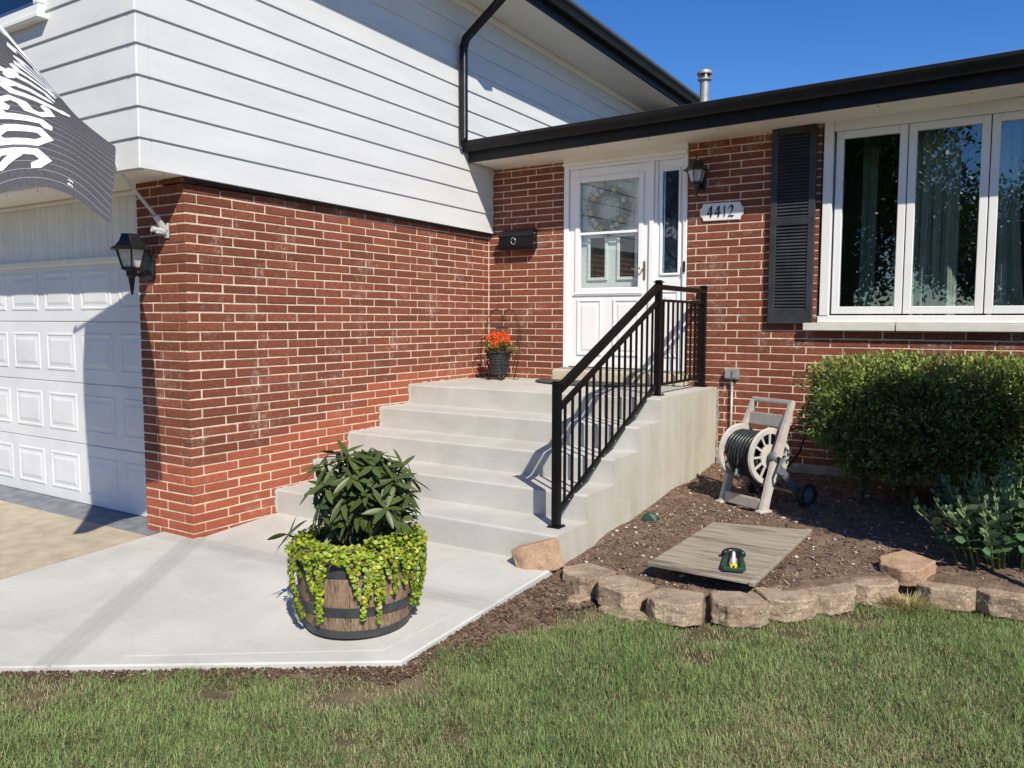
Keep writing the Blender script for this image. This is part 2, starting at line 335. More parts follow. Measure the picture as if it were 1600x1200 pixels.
def inst(name, me, parent, M):
    """object sharing mesh data; M is a world matrix"""
    o = bpy.data.objects.new(name, me); C.objects.link(o); o.parent = parent
    org = ORG[parent]; M = M.copy(); M.translation = M.translation-Vector(org); o.matrix_local = M
    return o
def big_mesh(name, V, Fc, mat, col=None, parent=None, kind=None, smooth=False):
    """V (n,3) array, Fc list of (k,m) int arrays; col (n,3) per vertex"""
    org = ORG[parent] if parent is not None else np.zeros(3)
    V = V-org; me = bpy.data.meshes.new(name); nv = len(V); me.vertices.add(nv); me.vertices.foreach_set('co', V.astype(np.float32).ravel())
    nl = sum(f.size for f in Fc); npoly = sum(len(f) for f in Fc); me.loops.add(nl); me.polygons.add(npoly)
    me.loops.foreach_set('vertex_index', np.concatenate([f.ravel() for f in Fc]).astype(np.int32))
    tot = np.concatenate([np.full(len(f), f.shape[1]) for f in Fc]); st = np.concatenate([[0], np.cumsum(tot)[:-1]])
    me.polygons.foreach_set('loop_start', st.astype(np.int32))
    try: me.polygons.foreach_set('loop_total', tot.astype(np.int32))
    except Exception: pass
    me.update(calc_edges=True)
    if smooth: me.polygons.foreach_set('use_smooth', [True]*npoly)
    if col is not None:
        a = me.color_attributes.new('col', 'FLOAT_COLOR', 'POINT'); a.data.foreach_set('color', np.hstack([col, np.ones((nv, 1))]).astype(np.float32).ravel())
    me.validate()
    o = bpy.data.objects.new(name, me); C.objects.link(o); me.materials.append(MAT[mat])
    if parent is not None: o.parent = parent
    if kind: o['kind'] = kind
    ORG[o] = org; return o
def project(P):
    d = np.asarray(P)-CAM; z = d @ Fv; return 800+FPX*(d @ Rv)/z, 600-FPX*(d @ Uv)/z, z
def struct(o): o['kind'] = 'structure'; return o

# ================================================================== SETTING
CO = 0.0677; L = 3.682; BP = 0.2983
def slab_z(y): return -1.485+0.05*(y+2.94)
def lawn_z(x, y): return -1.588+0.022*(np.minimum(y, -3.2)+3.2)
def soil_z(x, y): return -1.285+0.072*y

# lawn sheet to the horizon
mb = MB(); g = 900.0
xs = [-g, -60, -12, -6, -1, 1, 3, 5, 7, 12, 60, g]; ys = [-g, -60, -20, -10, -7, -5, -3, -1, 1, 4, 60, g]
for y in ys:
    for x in xs: mb.v.append((x, y, lawn_z(0, max(-9, min(-1, y)))-0.012))
for j in range(len(ys)-1):
    for i in range(len(xs)-1):
        a = j*len(xs)+i; mb.f.append((a, a+1, a+1+len(xs), a+len(xs)))
struct(mb.build('lawn', 'lawn'))
def sheet(name, poly, top, mat, depth=0.12, bevel=0.0):
    mb = MB(); t = [(x, y, top(y)) for x, y in poly]; b = [(x, y, top(y)-depth) for x, y in poly]; n = len(poly)
    mb.add(t+b, [tuple(range(n)), tuple(range(2*n-1, n-1, -1))]+[(i, n+i, n+(i+1) % n, (i+1) % n) for i in range(n)])
    return struct(mb.build(name, mat, None, bevel))
# walkway slabs with a tooled joint between them
jA = np.array((0.02, -3.70)); jB = np.array((1.10, -5.265)); jd = (jB-jA)/np.linalg.norm(jB-jA); jn = np.array((-jd[1], jd[0]))*0.004
DRX = -0.36
sheet('walkway', [tuple(jA+jn), (0.0, -2.86), (2.512, -2.86), (2.512, -4.40), tuple(jB+jn)], slab_z, 'slab', 0.14, 0.008)
sheet('walkway', [(DRX, -3.60), (0.0, -3.60), tuple(jA-jn), tuple(jB-jn), (0.35, -5.735), (DRX, -6.18)], slab_z, 'slab', 0.14, 0.008)
mb = MB(); mb.prism([(jA[0], jA[1], slab_z(jA[1])-0.004), (jB[0], jB[1], slab_z(jB[1])-0.004), (jB[0]+.01, jB[1]+.01, slab_z(jB[1])-.004), (jA[0]+.01, jA[1]+.01, slab_z(jA[1])-.004)], (0, 0, -.02), (0, 0, 0))
struct(mb.build('joint_filler', 'slab'))
# raised trowel ridges left on the fresh slab
mb = MB()
def ridge(a, b, w=0.006, h=0.0022):
    a3 = Vector((a[0], a[1], slab_z(a[1])+h/2)); b3 = Vector((b[0], b[1], slab_z(b[1])+h/2)); mb.bar(a3, b3, w, h*2)
ridge((1.32, -5.02), (2.36, -4.355)); ridge((2.36, -4.355), (2.40, -3.80)); ridge((2.10, -3.66), (2.44, -3.69)); ridge((1.12, -4.86), (1.36, -5.0)); ridge((0.12, -3.74), (1.55, -3.70), .012)
struct(mb.build('trowel_ridge', 'slab'))
sheet('driveway', [(-9, -3.78), (DRX-0.012, -3.78), (DRX-0.012, -14), (-9, -14)], lambda y: slab_z(y)-0.012, 'drive', 0.12)
mb = MB(); za = -1.513
prof = []
xs = np.linspace(-6.0, -0.40, 60)
for i, x in enumerate(xs):
    e = -3.80+0.012*math.sin(x*9)+random.uniform(-.008, .008)
    prof.append((x, e))
top = [(x, -3.45, za) for x, e in prof]+[(x, e, za-0.028) for x, e in reversed(prof)]
n = len(top); bot = [(x, y, z-0.1) for x, y, z in top]
mb.add(top+bot, [tuple(range(n)), tuple(range(2*n-1, n-1, -1))]+[(i, n+i, n+(i+1) % n, (i+1) % n) for i in range(n)])
struct(mb.build('garage_apron', 'apron'))

# planting bed soil: a bumpy sheet
def bed_edge(x): return np.interp(x, [2.3, 2.5, 2.8, 3.05, 3.4, 3.62, 3.82, 4.0, 4.18, 4.35, 4.9, 7.5], [-2.85, -2.95, -2.98, -3.05, -3.08, -2.93, -2.69, -2.45, -2.2, -2.05, -2.02, -1.9])
NX, NY = 150, 90; V = []; 
for j in range(NY+1):
    for i in range(NX+1):
        x = 2.40+(7.4-2.40)*i/NX; e = float(bed_edge(x))-.06; y = e+(0.05-e)*j/NY
        z = soil_z(x, y)+0.03*mnoise.noise(Vector((x*2.2, y*2.2, 3)))+0.012*mnoise.noise(Vector((x*13, y*13, 9)))+0.006*mnoise.noise(Vector((x*40, y*40, 1)))
        if j == 0: z -= .20
        V.append((x, y, z))
Fc = np.array([(j*(NX+1)+i, j*(NX+1)+i+1, (j+1)*(NX+1)+i+1, (j+1)*(NX+1)+i) for j in range(NY) for i in range(NX)])
struct(big_mesh('planting_bed', np.array(V), [Fc], 'soil', smooth=True))
# bare earth strip beside the walkway
NX, NY = 120, 10; V = []
def strip_pt(t, w):
    path = [(0.35, -5.74), (1.1, -5.275), (2.50, -4.41), (2.52, -3.6), (2.53, -3.0)]
    d = [0]
    for a, b in zip(path[:-1], path[1:]): d.append(d[-1]+math.dist(a, b))
    s = t*d[-1]; x = np.interp(s, d, [p[0] for p in path]); y = np.interp(s, d, [p[1] for p in path])
    out = np.array((0.5, -0.85)) if t < 0.72 else np.array((1.0, -0.2))
    W = np.interp(t, [0, .4, .62, .72, .86, 1], [.06, .075, .10, .15, .28, .32])*(1+.5*mnoise.noise(Vector((t*19, 1, 4)))+.25*mnoise.noise(Vector((t*60, 2, 1)))); return x+out[0]*w*W, y+out[1]*w*W
for j in range(NY+1):
    for i in range(NX+1):
        x, y = strip_pt(i/NX, j/NY); z = lawn_z(x, y)*(j/NY)+(slab_z(y)-.022)*(1-j/NY)-.004+0.010*mnoise.noise(Vector((x*14, y*14, 2)))
        V.append((x, y, z))
Fc = np.array([(j*(NX+1)+i, j*(NX+1)+i+1, (j+1)*(NX+1)+i+1, (j+1)*(NX+1)+i) for j in range(NY) for i in range(NX)])
struct(big_mesh('bare_earth', np.array(V), [Fc], 'soil', smooth=True))

# ================================================================== HOUSE
house = thing('house', 'split-level house with red brick below, white lap siding above and black gutters', 'house', (0, 0, -1.54))
def tilt(y): return -0.0150*(y+4.03)                # the old siding runs slightly downhill to the back
XW = 0.05; YF = -4.03
# ---- brick walls: mortar backing + bricks
wall_side = MB().box((-0.25, -L+0.0045, -1.75), (-0.0045, 0.0045, 0.93)).build('brick_wall', 'mortar', house)
wall_front = MB().box((-0.545, -L+0.0045, -1.75), (-0.2505, -3.45, 0.99)).build('brick_wall', 'mortar', house)
mb = MB()
for lo, hi in (((-0.008, -1.3), (0.897, 1.66)), ((2.206, -1.3), (3.36, 1.70)), ((3.3605, -1.3), (7.4, -0.07)), ((0.8975, -1.3), (2.2055, -0.60))):
    mb.box((lo[0], 0.0045, lo[1]), (hi[0], 0.12, hi[1]))
wall_entry = mb.build('brick_wall', 'mortar', house)
BR = []     # (wall, axis, lo, hi, new?)
GAP = 0.0105
def stair_top(y):
    if y > -1.33: return -0.585
    i = int((-1.329-y)/0.4015)+1
    return -0.5854-0.179*i if i < 5 else slab_z(y)
j0, j1 = -24, 15
for j in range(j0, j1):
    z0, z1 = j*CO+GAP/2, (j+1)*CO-GAP/2; A = (j % 2 == 0)
    # pier corner + front face
    if z1 < 1.0+CO:
        zt = min(z1, 0.985)
        if zt-z0 > 0.012:
            new = j <= -16
            if A: BR.append((wall_side, (-BP+GAP, -L, z0), (0, -L+0.095, zt), new))
            else: BR.append((wall_side, (-0.095, -L, z0), (0, -L+BP-GAP/2, zt), new))
            # front face beyond the corner brick
            st = BP if A else 0.10
            x = st
            while x < 0.55-0.02:
                e = min(x+BP, 0.553)
                BR.append((wall_front, (-e+(GAP if e < .55 else 0), -L, z0), (-x, -L+0.06, zt), new)); x += BP
            # side wall
            y = -L+(0.0995 if A else BP); ztop = 0.985+tilt(0)*0
            while y < -0.012:
                e = min(y+BP, -0.0)
                if e-y > 0.03:
                    ym = (y+e)/2; top = 0.972+tilt(ym); zz = min(zt, top)
                    if zz-z0 > 0.010 and z1 > stair_top(ym)-0.15:
                        new2 = z0 < np.interp(ym, [-3.68, -2.94, -2.1, -1.33, -.9, 0], [-1.08, -.92, -.72, -.45, -.52, -.56])+random.uniform(-.05, .03)
                        BR.append((wall_side, (-0.06, y+GAP/2, z0), (0, e-GAP/2, zz), new2))
                y += BP
    # entry wall (y = 0), courses to the soffit
    def entry(xa, xb, x0off, zlim=(-9, 9)):
        x = x0off
        while x+BP < xa+0.02: x += BP
        if x > xa: x -= BP
        while x < xb-0.01:
            a, e = max(x, xa), min(x+BP, xb)
            if e-a > 0.03: BR.append((wall_entry, (a+(GAP/2 if a > xa else 0), 0.0, z0), (e-(GAP/2 if e < xb else 0), 0.06, z1), z0 < -0.62 and xa > 2 and z0 < -0.9 and False))
            x += BP
    off = 0.183 if A else 0.0835+0.198
    off = 0.183 if not A else 0.283
for j in range(j0, 25):
    z0, z1 = j*CO+GAP/2, (j+1)*CO-GAP/2; A = (j % 2 == 0)
    def entry(xa, xb, x0off, ztop):
        zz = min(z1, ztop)
        if zz-z0 < 0.012: return
        x = x0off-6*BP
        while x < xb-0.01:
            a, e = max(x, xa), min(x+BP, xb)
            if xb-e < 0.04: e = xb
            if e-a > 0.041 or (e-a > 0.02 and a == xa): BR.append((wall_entry, (a+(GAP/2 if a > xa else 0.0), 0.0, z0), (e-(GAP/2 if e < xb else 0), 0.06, zz), False))
            x += BP
    if z1 < -0.56:
        if z1 > -1.22: entry(2.53, 7.2, 2.584+(0.0995 if A else 0), 9)
        continue
    off = 0.183 if j % 2 else 0.283
    entry(0.004, 0.903, off, 1.585)
    offr = 2.584 if j % 2 else 2.684
    if z1 < -0.07: entry(2.200, 7.2, offr, 9)
    else: entry(2.200, 3.365, offr, 1.64)
# pick the 300 bricks that show largest; the rest are joined per wall
def px_area(lo, hi):
    c = (np.array(lo)+np.array(hi))/2; u, v, z = project(c)
    s = (FPX/z)**2; d = np.array(hi)-np.array(lo); vx, vy = CAM[0]-c[0], CAM[1]-c[1]
    a = s*d[2]*(d[1]*max(0, vx)+d[0]*max(0, -vy))/math.hypot(vx, vy)
    return a if -20 < u < 1620 and -20 < v < 1220 else a*0.01
order = sorted(range(len(BR)), key=lambda i: -px_area(BR[i][1], BR[i][2]))
single = set(order[:300])
def rough_box(lo, hi, rnd, bev=0.0035):
    d = np.array(hi)-np.array(lo); bm = bmesh.new(); bmesh.ops.create_cube(bm, size=1.0)
    for v in bm.verts: v.co = Vector((v.co.x*d[0], v.co.y*d[1], v.co.z*d[2]))
    bmesh.ops.bevel(bm, geom=bm.edges[:], offset=bev, segments=1, affect='EDGES')
    for v in bm.verts: v.co += Vector((rnd.uniform(-1, 1), rnd.uniform(-1, 1), rnd.uniform(-1, 1)))*0.0013
    bm.normal_update(); return bm
cache = {}; joined = {}
for i, (wall, lo, hi, new) in enumerate(BR):
    d = tuple(round(b-a, 3) for a, b in zip(lo, hi)); mat = 'brick_new' if new else 'brick'
    var = i % 4; key = (d, var, mat)
    c = [(a+b)/2 for a, b in zip(lo, hi)]
    if i in single:
        if key not in cache:
            bm = rough_box((0, 0, 0), d, random.Random(hash(key) & 0xffff)); me = bpy.data.meshes.new('brick'); bm.to_mesh(me); bm.free(); me.materials.append(MAT[mat]); cache[key] = me
        T = Matrix.Translation((c[0]+random.uniform(-.0012, .0024), c[1]+random.uniform(-.0024, .0012), c[2]+random.uniform(-.0011, .0011)))
        o = inst('brick', cache[key], wall, T)
    else:
        k = (wall, mat)
        if k not in joined: joined[k] = (bmesh.new(), [])
        bm = rough_box((0, 0, 0), d, random.Random(i)); bm.transform(Matrix.Translation([a-b for a, b in zip(c, ORG[wall])]))
        tmp = bpy.data.meshes.new('t'); bm.to_mesh(tmp); nv = len(bm.verts); bm.free(); joined[k][0].from_mesh(tmp); bpy.data.meshes.remove(tmp)
        joined[k][1].extend([random.random()]*nv)
for (wall, mat), (bm, tint) in joined.items():
    me = bpy.data.meshes.new('brickwork'); bm.to_mesh(me); bm.free(); me.materials.append(MAT[mat])
    a = me.attributes.new('tint', 'FLOAT', 'POINT'); a.data.foreach_set('value', tint)
    o = bpy.data.objects.new('brickwork', me); C.objects.link(o); o.parent = wall; o['kind'] = 'stuff'; ORG[o] = ORG[wall]
MB().box((2.52, -0.03, -1.6), (7.3, 0.1, -1.215)).build('foundation', 'foundation', house, 0.01)

# ---- lap siding of the upper storey
NB = 12; EXP = 0.1955; Z0 = 0.985
wall_up = MB().box((-3.4, YF+0.015, 1.0), (XW-0.004, 4.4, 3.25)).build('siding_wall', 'siding', house)
LAP = 0.016
for i in range(NB):
    zb = Z0+EXP*i; zt = zb+EXP+0.012
    yb = -0.004 if zb < 1.52 else 4.3
    a, b = YF+0.04, yb
    def sec(y): return [(XW+LAP, y, zb+tilt(y)), (XW-0.003, y, zb+tilt(y)), (XW-0.003, y, zt+tilt(y)), (XW+0.003, y, zt+tilt(y))]
    pa, pb = sec(a), sec(b)
    MB().add(pa+pb, [(3, 2, 1, 0), (4, 5, 6, 7), (0, 1, 5, 4), (1, 2, 6, 5), (2, 3, 7, 6), (3, 0, 4, 7)]).build('siding_board', 'siding', wall_up, 0.002)
    sf = [(x, YF-LAP, zb) for x in (XW-0.04, -3.6)]
    P = []
    for x in (XW-0.04, -3.6): P += [(x, YF-LAP, zb), (x, YF+0.003, zb), (x, YF+0.003, zt), (x, YF-0.003, zt)]
    MB().add(P, [(3, 2, 1, 0), (4, 5, 6, 7), (0, 1, 5, 4), (1, 2, 6, 5), (2, 3, 7, 6), (3, 0, 4, 7)]).build('siding_board', 'siding', wall_up, 0.002)
    # corner cap
    o2 = 0.0035; P = []
    def ring(z, e): return [(XW-0.075, YF-e, z), (XW+e-0.006, YF-e, z), (XW+e, YF-e+0.006, z), (XW+e, YF+0.075, z), (XW-0.004, YF+0.075, z), (XW-0.004, YF+0.004, z), (XW-0.075, YF+0.004, z)]
    P = ring(zb-0.002, LAP+o2)+ring(zt-0.004, 0.003+o2)
    MB().add(P, [tuple(range(6, -1, -1)), tuple(range(7, 14))]+[(k, (k+1) % 7, 7+(k+1) % 7, 7+k) for k in range(7)]).build('corner_cap', 'siding', wall_up, 0.0015)
# dark strip coloured as the shadow line under the long wall's siding, soffit of the front overhang
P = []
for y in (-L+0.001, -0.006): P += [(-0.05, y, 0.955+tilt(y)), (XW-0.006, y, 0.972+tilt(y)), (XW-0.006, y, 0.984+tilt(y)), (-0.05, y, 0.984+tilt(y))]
MB().add(P, [(3, 2, 1, 0), (4, 5, 6, 7), (0, 1, 5, 4), (1, 2, 6, 5), (2, 3, 7, 6), (3, 0, 4, 7)]).build('gap_shade_strip', 'plastic_dark', house)
MB().box((-3.6, YF+0.006, 0.990), (XW-0.002, -3.40, 1.03)).build('soffit', 'soffit', house)
MB().box((-3.6, YF-0.002, 0.972), (XW-0.006, YF+0.03, 0.9895)).build('drip_edge', 'siding', house, 0.003)

# ---- upper eave, gutter, roof
def zs_(y): return 3.135-0.027*y
def along_y(poly, y0, y1, zf):
    P = [(x, y0, z+zf(y0)) for x, z in poly]+[(x, y1, z+zf(y1)) for x, z in poly]; n = len(poly)
    return MB().add(P, [tuple(range(n-1, -1, -1)), tuple(range(n, 2*n))]+[(i, (i+1) % n, n+(i+1) % n, n+i) for i in range(n)])
along_y([(XW, 0), (0.60, 0.0), (0.60, 0.02), (XW, 0.02)], -4.6, 4.4, zs_).build('soffit', 'soffit', house)
along_y([(XW+0.002, -0.075), (XW+0.030, -0.075), (XW+0.030, -0.002), (XW+0.002, -0.002)], -4.5, 4.35, zs_).build('frieze', 'soffit', house, 0.003)
along_y([(0.595, -0.015), (0.625, -0.015), (0.625, 0.19), (0.595, 0.19)], -4.6, 4.4, zs_).build('fascia', 'gutter', house, 0.003)
def gutter_prof(s):
    out = [(0.0, 0.075), (0.075, 0.070), (0.085, 0.095), (0.098, 0.125), (0.120, 0.140), (0.122, 0.165), (0.112, 0.165), (0.110, 0.150), (0.088, 0.135), (0.070, 0.080), (0.006, 0.082), (0.006, 0.165), (0.0, 0.165)]
    return out
along_y([(0.627+a, b) for a, b in gutter_prof(1)], -4.6, 4.4, zs_).build('gutter', 'gutter', house, 0.0, smooth=False)
along_y([(0.70, 0.195), (-3.6, 1.6), (-3.6, 1.65), (0.70, 0.235)], -4.7, 4.5, zs_).build('roof', 'roof', house)
MB().box((-3.3, 4.30, 1.0), (XW-0.01, 4.38, 3.1)).build('siding_wall', 'siding', house)

# ---- lower eave over the entry
def ze(x): return 1.597+0.0150*x
def along_x(poly, x0, x1, zf):
    P = [(x0, y, z+zf(x0)) for y, z in poly]+[(x1, y, z+zf(x1)) for y, z in poly]; n = len(poly)
    return MB().add(P, [tuple(range(n)), tuple(range(2*n-1, n-1, -1))]+[(i, n+i, n+(i+1) % n, (i+1) % n) for i in range(n)])
EX0 = 0.075; YE = -0.44
along_x([(YE, 0.002), (0.02, 0.002), (0.02, 0.03), (YE, 0.03)], EX0, 7.4, ze).build('soffit', 'soffit', house)
along_x([(YE-0.028, -0.008), (YE, -0.008), (YE, 0.17), (YE-0.028, 0.17)], EX0-0.004, 7.4, ze).build('fascia', 'gutter', house, 0.003)
along_x([(YE-0.03-a, b+0.012) for a, b in gutter_prof(1)], EX0-0.045, 7.4, ze).build('gutter', 'gutter', house)
along_x([(YE-0.028, 0.0), (YE, 0.0), (YE, 0.16), (YE-0.12, 0.16), (YE-0.12, 0.10), (YE-0.09, 0.06)], EX0-0.052, EX0-0.046, ze).build('gutter_end', 'gutter', house)
along_x([(YE-0.09, 0.180), (5.2, 1.50), (5.2, 1.54), (YE-0.09, 0.196)], XW+0.02, 7.5, ze).build('roof', 'roof', house)
# shingle butts along the eave
for k in range(24):
    x = 0.1+k*0.305
    along_x([(YE-0.105, 0.181), (YE+0.10, 0.230), (YE+0.10, 0.238), (YE-0.105, 0.190+random.uniform(0, .003))], x, x+0.298, ze).build('shingle', 'roof', house)
# little wire hooks left under the gutters
def hook(p, h=0.03):
    x, y, z = p; pts = [(x, y, z+0.004), (x, y, z-h*.6)]+[(x+0.008*(1-math.cos(t)), y, z-h*.6-0.010*math.sin(t)) for t in np.linspace(0.4, 3.0, 5)]
    MB().tube(pts, 0.0013, 5).build('hook', 'iron', house)
for x in (0.22, 0.80, 1.40, 2.0, 2.62, 3.23, 3.85, 4.46): hook((x, YE-0.020, ze(x)-0.008))
for x in (-0.85, -1.25, -1.7): hook((x, YF+0.02, 0.974))
for y in (-3.62, -3.0, -2.3, -1.5, -0.7): hook((0.006, y, 0.955+tilt(y)), 0.026)
hook((0.0, YF+0.2, 0.99), .012)

# downspout
mb = MB(); yd = -0.62; xd = XW+0.075
pts = [(xd, yd, 1.78), (xd, yd, 2.66), (xd+0.03, yd, 2.74), (xd+0.46, yd+0.02, 3.06), (xd+0.56, yd+0.02, 3.20)]
for a, b in zip(pts[:-1], pts[1:]):
    dirv = (Vector(b)-Vector(a)).normalized(); mb.bar(Vector(a)-dirv*0.012, Vector(b)+dirv*0.012, 0.070, 0.058, (1, 0, 0) if abs(dirv.z) > 0.7 else (0, 0, 1))
ds = mb.build('downspout', 'gutter', house, 0.006)
MB().bar((xd+0.032, yd-0.026, 1.79), (xd+0.032, yd-0.026, 2.60), 0.007, 0.006, (1, 0, 0)).build('seam', 'galv', ds)
# vent pipe on the roof
vp = MB().tube([(1.62, 2.0, 2.1), (1.62, 2.0, 2.80)], 0.052, 20).build('vent_pipe', 'galv', house, smooth=True, autosmooth=True)
MB().lathe([(0.0, .10), (.080, .095), (.088, .075), (.088, .06), (.07, .058)], (1.62, 2.0, 2.76), 20).build('cap', 'galv', vp)
mb = MB()
for k in range(6):
    a = k*math.pi/3; mb.bar((1.62+.07*math.cos(a), 2+.07*math.sin(a), 2.76), (1.62+.07*math.cos(a), 2+.07*math.sin(a), 2.83), .02, .004, (math.cos(a), math.sin(a), 0))
mb.lathe([(.05, 0), (.078, .0), (.078, .012), (.05, .014)], (1.62, 2, 2.755), 20)
mb.build('louvre', 'galv', vp)

# ---- garage door
GY = -3.50
gd = MB().box((-6.0, GY, -1.52), (-0.555, GY+0.05, 0.50)).build('garage_door', 'garage', house)
SEC = 0.505
for s in range(4):
    z0 = -1.517+SEC*s
    MB().box((-5.4, GY-0.012, z0+0.003), (-0.53, GY-0.0005, z0+SEC-0.003)).build('door_section', 'garage', gd, 0.003)
    for c in range(9):
        xa = -0.645-0.545*c; xb = xa-0.435; za_, zb_ = z0+0.095, z0+0.41
        mb = MB(); yf = GY-0.0122
        rings = [(0.0, 0.0), (0.004, -0.005), (0.018, -0.006), (0.026, -0.001), (0.044, -0.001), (0.066, -0.006)]
        for ins, dy in rings: mb.v += [(xb+ins, yf+dy, za_+ins), (xa-ins, yf+dy, za_+ins), (xa-ins, yf+dy, zb_-ins), (xb+ins, yf+dy, zb_-ins)]
        for r in range(len(rings)-1):
            for k in range(4): mb.f.append((r*4+k, r*4+(k+1) % 4, r*4+4+(k+1) % 4, r*4+4+k))
        q = (len(rings)-1)*4; mb.f.append((q, q+1, q+2, q+3))
        if s*0+xb > -4.6: mb.build('panel', 'garage', gd)
MB().box((-6, GY-0.05, 0.455), (-0.56, GY+0.0, 0.505)).build('door_head_trim', 'trim_cream', house, 0.008)
MB().box((-6, GY-0.002, 0.5055), (-0.50, GY+0.03, 1.0)).build('header_backing', 'board', house)
x = -0.56; k = 0
while x > -4.2:
    w = (0.095, 0.105, 0.07, 0.11)[k % 4]
    MB().box((x-w+0.004, GY-0.014, 0.507), (x, GY-0.0025, 0.995)).build('header_board', 'board', house, 0.003); x -= w; k += 1
MB().box((-6, GY-0.04, 0.955), (-0.556, GY-0.015, 0.989)).build('cove_trim', 'trim_cream', house, 0.01)
# upper front window
uw = MB().box((-2.9, YF-0.010, 2.18), (-1.02, YF+0.02, 3.10)).build('window', 'plastic_dark', house)
for lo, hi in (((-2.95, 2.13), (-0.98, 2.20)), ((-1.05, 2.201), (-0.98, 3.1)), ((-1.9, 2.201), (-1.84, 3.1))):
    MB().box((lo[0], YF-0.06, lo[1]), (hi[0], YF-0.004, hi[1])).build('frame', 'white', uw, 0.008)
MB().box((-3.0, YF-0.085, 2.095), (-0.95, YF-0.005, 2.1295)).build('sill', 'white', uw, 0.006)
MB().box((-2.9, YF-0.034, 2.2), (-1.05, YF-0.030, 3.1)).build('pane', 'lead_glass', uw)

# ---- entry door, sidelight
DX0, DX1 = 0.903, 2.200; DZ0, DZ1 = -0.455, 1.535
fr = MB()
fr.box((DX0+0.004, -0.004, DZ0), (DX0+0.062, 0.10, DZ1)); fr.box((DX1-0.040, -0.004, DZ0), (DX1-0.002, 0.10, DZ1)); fr.box((DX0+0.0625, -0.002, 1.500), (DX1-0.0405, 0.10, DZ1))
dframe = fr.build('door_frame', 'door_white', house, 0.004)
MB().box((DX0+0.002, -0.012, DZ1+0.0005), (DX1-0.002, 0.1, 1.645)).build('head_board', 'soffit', house, 0.004)
MB().box((DX0+0.003, -0.03, DZ1+0.001), (DX1-0.003, -0.0125, DZ1+0.03)).build('drip_cap', 'soffit', house, 0.004)
mull = MB().box((1.828, -0.012, DZ0), (1.872, 0.10, 1.4995)).box((1.8725, 0.004, DZ0), (1.905, 0.10, 1.4995)).build('door_mullion', 'door_white', house, 0.004)
# storm door (outer, glazed), with its own rails
SX0, SX1, SY = 0.968, 1.826, 0.012
gx0, gx1, gz0, gz1 = 1.085, 1.715, 0.335, 1.365
mb = MB()
mb.box((SX0, SY, DZ0+0.012), (gx0, SY+0.035, 1.498)); mb.box((gx1, SY, DZ0+0.012), (SX1, SY+0.035, 1.498))
mb.box((gx0+0.0004, SY+0.001, gz1), (gx1-0.0004, SY+0.034, 1.4975)); mb.box((gx0+0.0004, SY+0.001, DZ0+0.0125), (gx1-0.0004, SY+0.034, gz0))
sd = mb.build('storm_door', 'door_white', house, 0.003)
mb = MB()
for lo, hi in (((gx0-0.05, gz0-0.05), (gx0, gz1+0.05)), ((gx1, gz0-0.05), (gx1+0.05, gz1+0.05)), ((gx0+0.0005, gz1), (gx1-0.0005, gz1+0.05)), ((gx0+0.0005, gz0-0.05), (gx1-0.0005, gz0))):
    mb.box((lo[0], SY-0.014, lo[1]), (hi[0], SY-0.0005, hi[1]))
mb.build('glazing_frame', 'door_white', sd, 0.005)
MB().box((gx0, SY+0.006, 0.855), (gx1, SY+0.016, 0.880)).build('rail', 'door_white', sd, 0.003)
MB().box((gx0-0.06, SY-0.022, gz0-0.062), (gx1+0.06, SY-0.0145, gz0-0.046)).build('glazing_lip', 'door_white', sd, 0.003)
for z0, z1 in ((gz0, 0.855), (0.88, gz1)):
    MB().box((gx0, SY+0.018, z0), (gx1, SY+0.021, z1)).build('pane', 'storm_glass', sd)
def raised(parent, x0, x1, z0, z1, y, mat='door_white', name='panel'):
    mb = MB(); rings = [(0.0, 0.0), (0.003, -0.010), (0.018, -0.012), (0.030, -0.002), (0.045, -0.002), (0.060, -0.008)]
    for ins, dy in rings: mb.v += [(x0+ins, y+dy, z0+ins), (x1-ins, y+dy, z0+ins), (x1-ins, y+dy, z1-ins), (x0+ins, y+dy, z1-ins)]
    for r in range(len(rings)-1):
        for k in range(4): mb.f.append((r*4+k, r*4+(k+1) % 4, r*4+4+(k+1) % 4, r*4+4+k))
    q = (len(rings)-1)*4; mb.f.append((q, q+1, q+2, q+3)); return mb.build(name, mat, parent)
raised(sd, 1.06, 1.335, -0.33, 0.225, SY-0.0005); raised(sd, 1.455, 1.73, -0.33, 0.225, SY-0.0005)
MB().box((SX0+0.004, SY-0.004, DZ0+0.013), (SX1-0.004, SY-0.0004, DZ0+0.05)).build('sweep', 'trim_cream', sd)
hd = MB().box((1.760, SY-0.012, 0.40), (1.790, SY-0.0005, 0.58)).build('door_handle', 'brass', sd, 0.008, seg=2)
MB().tube([(1.775, SY-0.01, 0.505), (1.775, SY-0.05, 0.505), (1.74, SY-0.055, 0.510), (1.70, SY-0.052, 0.500), (1.665, SY-0.05, 0.512)], [.010, .009, .008, .007, .006], 10).build('lever', 'brass', hd, smooth=True)
